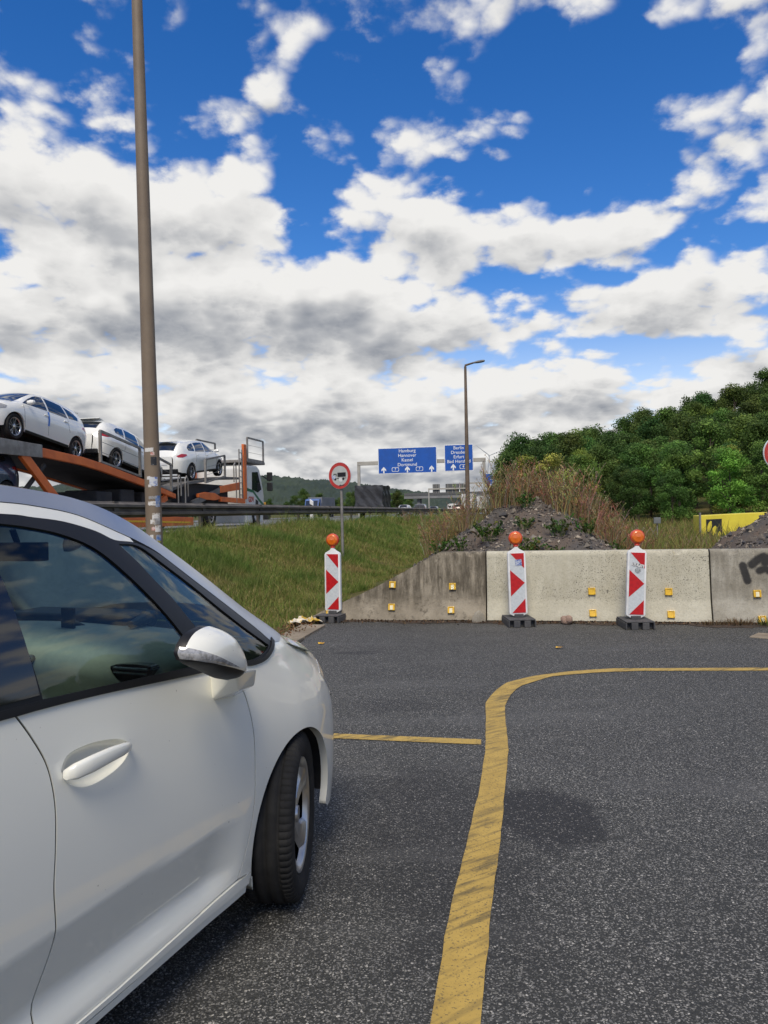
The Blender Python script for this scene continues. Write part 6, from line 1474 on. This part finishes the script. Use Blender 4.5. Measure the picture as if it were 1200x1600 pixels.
A_ = g.uniform(5, 11.6, n); L_ = -3.05 + g.normal(0, .10, n); B2 = np.stack([A_ * MW.x + L_ * QW.x, A_ * MW.y + L_ * QW.y, np.full(n, .027)], -1); k = (B2[:, 1] - BARR_P0.y) * BARR_N.y + (B2[:, 0] - BARR_P0.x) * BARR_N.x < .1
B = np.concatenate([B, B2[k]]); tn = np.concatenate([tn, mixtone(g, k.sum(), [(.22, .11, .05), (.14, .07, .035), (.26, .18, .09)], [1, 1, .6])]); n = len(B)
stuff(obj('dead_leaves', blades('dead_leaves', B, np.full(n, .03), np.full(n, .02), g.uniform(.8, .98, n), tn, 8), M_GRASS))

# ------------------------------------------------------------------ gravel heaps
M_GRAVEL = pmat('gravel_soil', (.135, .098, .072), (.085, .078, .072), scale=1.1, rough=1, bump=1.0, bscale=45, detail=8)
M_REDSOIL = None
M_STONES = tone_mat('loose_stones', rough=.9, var=.3, scale=9)
def heap(label, cx, cy, peak, slope, n_st, seed, elong=1.0, base=.0):
    root = thing('gravel_heap', label, 'heap', (cx, cy, base)); q = np.random.default_rng(seed); Rm = peak / slope * 1.45
    def hz(x, y):
        r_ = np.hypot(x, y * elong) * (1 + .10 * np.sin(3 * np.arctan2(y, x) + seed) + .05 * np.sin(7 * np.arctan2(y, x)))
        return peak - slope * (np.sqrt(r_ ** 2 + .45) - .45) + wob(x * 2 + seed, y * 2, 1.0, .16) + wob(x * 7, y * 7 + seed, 1.7, .03)
    N = 110; xs_ = np.linspace(-Rm, Rm, N); gx, gy = np.meshgrid(xs_, xs_ / elong); gz_ = np.maximum(hz(gx, gy), -.25)
    idx = np.arange(N * N).reshape(N, N); F = np.stack([idx[:-1, :-1], idx[:-1, 1:], idx[1:, 1:], idx[1:, :-1]], -1).reshape(-1, 4)
    obj('soil', np_mesh('soil', np.stack([gx, gy, gz_], -1), F), M_GRAVEL, root)
    x = q.uniform(-Rm, Rm, n_st * 2); y = q.uniform(-Rm, Rm * .4, n_st * 2) / elong; z = hz(x, y); k = z > 0; x, y, z = x[k][:n_st], y[k][:n_st], z[k][:n_st]; n = len(x)
    r_ = np.clip(q.lognormal(-4.15, .62, n), .006, .085)
    base_v = np.array([(1, 0, 0), (0, 1, 0), (-1, 0, 0), (0, -1, 0), (0, 0, 1), (0, 0, -1), (.6, .6, .5), (-.6, -.5, .5)])[:6]
    ang = q.uniform(0, 6.283, n); sc = q.uniform(.55, 1.3, (n, 3)); jit = q.normal(0, .22, (n, 6, 3))
    B = (base_v[None] + jit) * sc[:, None] * r_[:, None, None]; c, s2 = np.cos(ang), np.sin(ang)
    V = np.stack([B[..., 0] * c[:, None] - B[..., 1] * s2[:, None] + x[:, None], B[..., 0] * s2[:, None] + B[..., 1] * c[:, None] + y[:, None], B[..., 2] + z[:, None] + r_[:, None] * .2], -1).reshape(-1, 3)
    f8 = np.array([(0, 1, 4), (1, 2, 4), (2, 3, 4), (3, 0, 4), (1, 0, 5), (2, 1, 5), (3, 2, 5), (0, 3, 5)]); F = (f8[None] + (np.arange(n) * 6)[:, None, None]).reshape(-1, 3)
    me = np_mesh('stones', V, F, smooth=False); tn = mixtone(q, n, [(.13, .112, .096), (.20, .175, .145), (.33, .28, .22), (.08, .077, .078), (.46, .40, .32)], [4, 3, 1.4, 3, .35]); vcol(me, np.repeat(tn, 6, 0))
    stuff(obj('stones', me, M_STONES, root)); return root, hz
H1, hz1 = heap('earth and gravel heap overgrown with dry weeds behind the pale barrier', 3.1, 16.2, 1.78, .72, 9000, 2)
H2, hz2 = heap('grey gravel heap at the right edge behind the barrier', 8.75, 14.0, 2.0, .63, 9000, 5)

# ------------------------------------------------------------------ weeds
M_WEED = tone_mat('weed_stalks', rough=.9, var=.2, scale=4, transl=.15)
def weed_mesh(seed, hmax, stems, cols, spread, leafy=0.0):
    q = random.Random(seed); V = []; F = []; T_ = []
    def ribbon(p0, p1, p2, w0, w1, tone, seg=4):
        a = q.uniform(0, 3.14); sd = Vector((math.cos(a), math.sin(a), 0)); o = len(V)
        for i in range(seg + 1):
            t = i / seg; p = p0.lerp(p1, t).lerp(p1.lerp(p2, t), t); w = w0 + (w1 - w0) * t
            V.extend([tuple(p - sd * w), tuple(p + sd * w)]); T_.extend([tone, tone])
            if i: F.append((o + 2 * i - 2, o + 2 * i - 1, o + 2 * i + 1, o + 2 * i))
    for s_ in range(stems):
        tone = tuple(c * q.uniform(.7, 1.3) for c in q.choice(cols)); a = q.uniform(0, 6.283); rr_ = spread * math.sqrt(q.random()) * .5
        p0 = Vector((rr_ * math.cos(a), rr_ * math.sin(a), -.05)); hh = hmax * q.uniform(.45, 1.0); out = Vector((math.cos(a), math.sin(a), 0)) * spread * q.uniform(.2, .9)
        p2 = p0 + Vector((0, 0, hh)) + out; p1 = p0 + Vector((0, 0, hh * .6)) + out * .25; ribbon(p0, p1, p2, .007, .003, tone)
        for b in range(q.randint(5, 9)):
            t = q.uniform(.35, 1.0); p = p0.lerp(p1, t).lerp(p1.lerp(p2, t), t); a2 = q.uniform(0, 6.283); ln = hh * q.uniform(.07, .20)
            e = p + Vector((math.cos(a2) * ln * .7, math.sin(a2) * ln * .7, ln * .8)); tb = tuple(c * q.uniform(.8, 1.3) for c in tone); ribbon(p, p.lerp(e, .5), e, .004, .003, tb, 2)
            for k in range(3):                                                # seed heads or small leaves
                c = p.lerp(e, .5 + .25 * k); sz = q.uniform(.008, .022) * (1 + leafy); d1 = Vector((q.gauss(0, 1), q.gauss(0, 1), q.gauss(0, 1))).normalized() * sz; d2 = Vector((q.gauss(0, 1), q.gauss(0, 1), q.gauss(0, 1))).normalized() * sz * .6; o = len(V)
                V.extend([tuple(c - d1), tuple(c + d2), tuple(c + d1), tuple(c - d2)]); T_.extend([tb] * 4); F.append((o, o + 1, o + 2, o + 3))
    me = np_mesh('weed', V, np.array(F)); vcol(me, T_); return me
DRY = [(.29, .18, .095), (.36, .245, .135), (.21, .13, .07), (.42, .31, .175)]; TANC = [(.33, .26, .13), (.26, .19, .09), (.20, .17, .06)]; GRN = [(.05, .10, .018), (.08, .13, .028), (.11, .14, .035)]
WD = [weed_mesh(k, 1.05, 26, DRY, .42) for k in range(4)] + [weed_mesh(10 + k, .85, 20, TANC, .40) for k in range(2)]; WG = [weed_mesh(20 + k, .42, 22, GRN, .30, 1.2) for k in range(3)]
q = random.Random(31)
def weed(me, x, y, z, sc, nm, label, group): o = obj(nm, me, M_WEED); o.location = (x, y, z); o.scale = (sc, sc, sc * q.uniform(.85, 1.2)); o.rotation_euler = (0, 0, q.uniform(0, 6.28)); tag(o, label, 'weed', group)
cnt = 0
while cnt < 46:                                   # crest and right flank of the heap, thicker towards the right
    x = q.gauss(1.2, .75); y = q.uniform(-.9, 1.3)
    if x < -.35 or x > 2.7 or (y < -.35 and x < .5): continue
    z = max(float(hz1(np.array(x), np.array(y))), -.1); weed(q.choice(WD[:4]), 3.0 + x, 16.2 + y, .05 + z, q.uniform(.7, 1.15) * (1 if x < 1.1 else .8), 'dry_weed', 'dry reddish brown weed on the crest and right flank of the heap', 'dry weeds on the heap'); cnt += 1
for k in range(26):
    x = q.uniform(-2.1, -.2); y = q.uniform(-.2, 1.6); z = max(float(hz1(np.array(x), np.array(y))), -.1); weed(q.choice(WD[3:]), 3.0 + x, 16.2 + y, .05 + z, q.uniform(.6, 1.0), 'dry_weed', 'straw coloured weed on the left shoulder of the heap', 'straw weeds left of the heap')
for x, y in ((-.95, -1.0), (-.25, -1.15), (-.1, -.5), (.35, -1.5), (-1.5, -.9), (-.35, -1.9), (1.55, -1.0), (.95, -1.25), (.15, -2.0), (1.9, -1.3), (-1.9, -.6)):
    z = max(float(hz1(np.array(x), np.array(y))), -.1); weed(q.choice(WG), 3.0 + x, 16.2 + y, .05 + z, q.uniform(.6, 1.0), 'green_weed', 'small green weed growing in the stones of the heap', 'green weeds on the heap')
for k in range(46):
    d = q.uniform(17, 30); az = R(q.uniform(17.5, 25)); x, y = d * math.sin(az), d * math.cos(az); weed(q.choice(WD + WG), x, y, float(ground_z(x, y)), q.uniform(.35, .62) * (d / 20) ** .4, 'meadow_weed', 'low weed in the rough grass between the two heaps', 'weeds in the rough grass')
for k in range(30):
    A = q.uniform(30, 62); Lq = q.uniform(-6.9, -3.6); p = road_pt(A, Lq); weed(q.choice(WD[2:]), p.x, p.y, float(ground_z(p.x, p.y)), q.uniform(.5, .9), 'bank_weed', 'straw coloured weed on the far part of the grass bank', 'weeds on the bank')

# ------------------------------------------------------------------ trees
M_LEAVES = tone_mat('leaves', rough=.65, var=.25, scale=.8, transl=.3, per_obj=.38); M_BARK = pmat('bark', (.09, .07, .05), (.05, .04, .03), scale=6, rough=1, bump=.6)
def tree_mesh(seed, cols, H_=10.0, n=11000, low=.12, wid=.30, leaf=.125, blobs=34):
    g_ = np.random.default_rng(seed); C = []; Rr = []
    for i in range(blobs):
        t = g_.uniform(0, 1) ** .8; zc_ = H_ * (low + .06 + (1 - low - .10) * t); prof = math.sin(math.pi * min(1, .16 + .80 * t)) ** .7
        a = g_.uniform(0, 6.283); r0 = wid * H_ * prof * math.sqrt(g_.uniform(.05, 1)) * .8; C.append((r0 * math.cos(a), r0 * math.sin(a), zc_)); Rr.append(H_ * g_.uniform(.055, .115))
    C = np.array(C); Rr = np.array(Rr); tone_b = np.array([cols[j] for j in g_.integers(0, len(cols), blobs)]) * g_.uniform(.7, 1.3, (blobs, 1))
    k = g_.choice(blobs, n, p=Rr ** 2 / (Rr ** 2).sum()); v = g_.normal(size=(n, 3)); v /= np.linalg.norm(v, axis=1, keepdims=True); rad = Rr[k] * (g_.uniform(0, 1, n) ** .28) * (1 + .18 * g_.normal(size=n))
    P = C[k] + v * rad[:, None] * np.array([1.15, 1.15, .85]); P[:, 2] = np.maximum(P[:, 2], .15)
    nrm = v + g_.normal(size=(n, 3)) * .7; nrm /= np.linalg.norm(nrm, axis=1, keepdims=True); t1 = np.cross(nrm, g_.normal(size=(n, 3))); t1 /= np.linalg.norm(t1, axis=1, keepdims=True); t2 = np.cross(nrm, t1)
    s_ = leaf * g_.uniform(.55, 1.35, n)[:, None]; V = np.stack([P - t1 * s_, P + t2 * s_ * .55, P + t1 * s_, P - t2 * s_ * .55], 1).reshape(-1, 3); i = np.arange(n) * 4
    me = np_mesh('crown', V, np.stack([i, i + 1, i + 2, i + 3], -1), smooth=False); vcol(me, np.repeat(tone_b[k] * g_.uniform(.75, 1.3, (n, 1)), 4, 0))
    mb = MB(); mb.tube([(0, 0, -.4), (.05, .03, H_ * .3), (-.05, .1, H_ * .62), (0, 0, H_ * .85)], [H_ * .020, H_ * .016, H_ * .009, H_ * .003], 8)
    for j in range(6): c = C[j * 3 % blobs]; z0 = max(H_ * .2, c[2] - H_ * .2); mb.tube([(0, 0, z0), (c[0] * .5, c[1] * .5, (z0 + c[2]) / 2 + .2), tuple(c)], [H_ * .009, H_ * .006, H_ * .003], 5)
    return me, mb.mesh('trunk', smooth=True)
G_D = [(0.055, 0.112, 0.027), (0.075, 0.138, 0.033), (0.095, 0.152, 0.035)]; G_M = [(0.106, 0.188, 0.037), (0.138, 0.219, 0.045), (0.088, 0.160, 0.035)]; G_Y = [(0.225, 0.269, 0.048), (0.181, 0.250, 0.045), (0.288, 0.281, 0.060)]; G_B = [(0.188, 0.338, 0.053), (0.237, 0.388, 0.069), (0.156, 0.294, 0.048)]; G_O = [(0.263, 0.213, 0.062), (0.175, 0.188, 0.050), (0.325, 0.213, 0.075)]
TM = {'d0': tree_mesh(1, G_D), 'd1': tree_mesh(2, G_D + G_M[:1], wid=.25), 'd2': tree_mesh(3, G_D, wid=.34, low=.05), 'm0': tree_mesh(4, G_M), 'm1': tree_mesh(5, G_M + G_D[:1], wid=.33, low=.04), 'y0': tree_mesh(6, G_M + G_Y, wid=.32, low=.06), 'b0': tree_mesh(7, G_B, wid=.34, low=.02, leaf=.14), 'o0': tree_mesh(8, G_O + G_Y, wid=.34, low=.03, leaf=.11)}
def tree(kind, x, y, sc, label, group='trees of the wood on the right', nm='broadleaf_tree', dz=0.0):
    r_ = thing(nm, label, 'tree', (x, y, float(ground_z(x, y)) + dz), (0, 0, q.uniform(0, 6.28)), group); s_ = sc / 10.0; r_.scale = (s_ * q.uniform(.9, 1.15), s_ * q.uniform(.9, 1.15), s_)
    cr, tk = TM[kind]; obj('trunk', tk, M_BARK, r_); obj('crown', cr, M_LEAVES, r_)
LAB = {'d': 'dark green leafy tree in the wood on the right hillside', 'm': 'mid green leafy tree in the wood on the right hillside', 'y': 'yellowish green leafy tree in the wood on the right hillside'}
ROWS = ['nearest', 'second', 'third', 'fourth', 'fifth', 'sixth', 'seventh', 'third highest', 'second highest', 'skyline']
TONE = {'d': 'dark green', 'm': 'mid green', 'y': 'yellowish green'}
def wood_label(kd, row, px):
    wh = next(w_ for lim, w_ in ((850, 'above the heap crest'), (930, 'above the right flank of the heap'), (985, 'left above the third beacon'), (1040, 'right above the third beacon'), (1090, 'left of the yellow container'), (1150, 'above the yellow container'), (1215, 'near the right edge'), (9e9, 'past the right edge')) if px < lim)
    return '%s wood tree, %s row, %s' % (TONE[kd[0]], ROWS[row], wh)
row = 0
for d0, h0 in ((64, 4.2), (70, 5.8), (78, 7.4), (87, 8.8), (97, 9.6), (108, 10.3), (120, 10.6), (133, 10.8), (147, 10.8), (162, 11)):
    a = 10.6 + row % 2 * 1.0 + (3.0 if d0 < 72 else 0)
    while a < 29.5:
        d = d0 + q.uniform(-3.5, 3.5); aa = a + q.uniform(-.9, .9); kd = q.choice(['d0', 'd1', 'd2', 'd0', 'm0', 'm1', 'd1', 'm0', 'y0']); hh = h0 * q.uniform(.82, 1.18)
        x, y = d * math.sin(R(aa)), d * math.cos(R(aa))
        if not (d0 < 70 and 22.5 < aa < 27): tree(kd, x, y, hh, wood_label(kd, row, 600 + 1200 * x / y))
        a += math.degrees((3.7 if d0 > 75 else 4.2) / d0)
    row += 1
for d0 in (70, 90, 115):                             # the wood goes on to the right of the view
    a = 31
    while a < 72:
        aa = a + q.uniform(-1.5, 1.5); d = d0 + q.uniform(-6, 6); kd = q.choice(['d0', 'd2', 'm1', 'm0']); tree(kd, d * math.sin(R(aa)), d * math.cos(R(aa)), 13 * q.uniform(.8, 1.15), LAB[kd[0]]); a += math.degrees(9.5 / d0)
def at_px(x, d): return ((x - 600) / 1200 * d, d)
for (px, d, hh, kd, lb) in ((1140, 58, 5.6, 'b0', 'bright green young tree above the yellow container'), (1062, 62, 6.2, 'm1', 'fresh green bushy tree left of the bright young tree'), (1192, 60, 6.4, 'm0', 'green tree behind the red disc sign at the right edge'),
                            (868, 36, 4.0, 'o0', 'bush with brownish yellow leaves behind the dry weeds of the heap'), (826, 46, 4.6, 'y0', 'yellow green bush behind the crest of the heap'), (915, 54, 5.2, 'y0', 'light green tree at the near edge of the wood right of the heap')):
    x, y = at_px(px, d); tree(kd, x, y, hh, lb, None, 'young_tree')
for px, d, hh in ((797, 96, 8.2), (806, 88, 9.2), (818, 84, 9.6), (785, 140, 8.5), (775, 180, 7)): x, y = at_px(px, d); tree('d0' if px != 785 else 'd1', x, y, hh, 'dark tree at the left end of the wood beside the gantry post', 'trees at the left end of the wood')
# trees beyond the motorway
for k in range(40):
    A = q.uniform(190, 420); Lq = q.uniform(-140, -50); p = road_pt(A, Lq); tree(q.choice(['d0', 'd2', 'm0']), p.x, p.y, q.uniform(6, 11), 'far small tree beyond the motorway', 'far trees beyond the motorway')
for k in range(16):
    A = q.uniform(280, 420); Lq = q.uniform(-8, 20); p = road_pt(A, Lq); tree(q.choice(['d0', 'd2', 'o0']), p.x, p.y, q.uniform(7, 12), 'far tree on the right of the motorway near the bridge', 'far trees by the bridge')

# ------------------------------------------------------------------ wooded hills far off
azs = np.radians(np.linspace(-40, 14, 420)); ds = np.linspace(900, 2300, 60); AZ, DD = np.meshgrid(azs, ds); px = 600 + 1200 * np.tan(AZ)
sil = np.interp(px, [-400, 0, 250, 415, 480, 540, 600, 640, 700, 800, 900], [40, 48, 56, 60, 52, 48, 36, 32, 22, 14, 8])   # height of the ridge above the eye line
ridge = sil / 1200 * 1700; t = np.clip((DD - 900) / 800, 0, 1); Zh = 4 + ridge * (t * t * (3 - 2 * t)) * np.where(DD > 1700, 1 - (DD - 1700) / 900, 1)
gh = np.random.default_rng(4); Zh += gh.normal(size=Zh.shape) * 1.6 * sstep(930, 1000, DD) + wob(AZ * 300, DD * .02, 1.0, 3.0)
V = np.stack([DD * np.tan(AZ), DD, Zh], -1); nr, nc = V.shape[:2]; idx = np.arange(nr * nc).reshape(nr, nc); F = np.stack([idx[:-1, :-1], idx[:-1, 1:], idx[1:, 1:], idx[1:, :-1]], -1).reshape(-1, 4)
structure(obj('hills', np_mesh('hills', V, F), pmat('far_wood', (.020, .036, .026), (.036, .055, .030), scale=.012, rough=1, detail=8, bump=1.0, bscale=.08)))
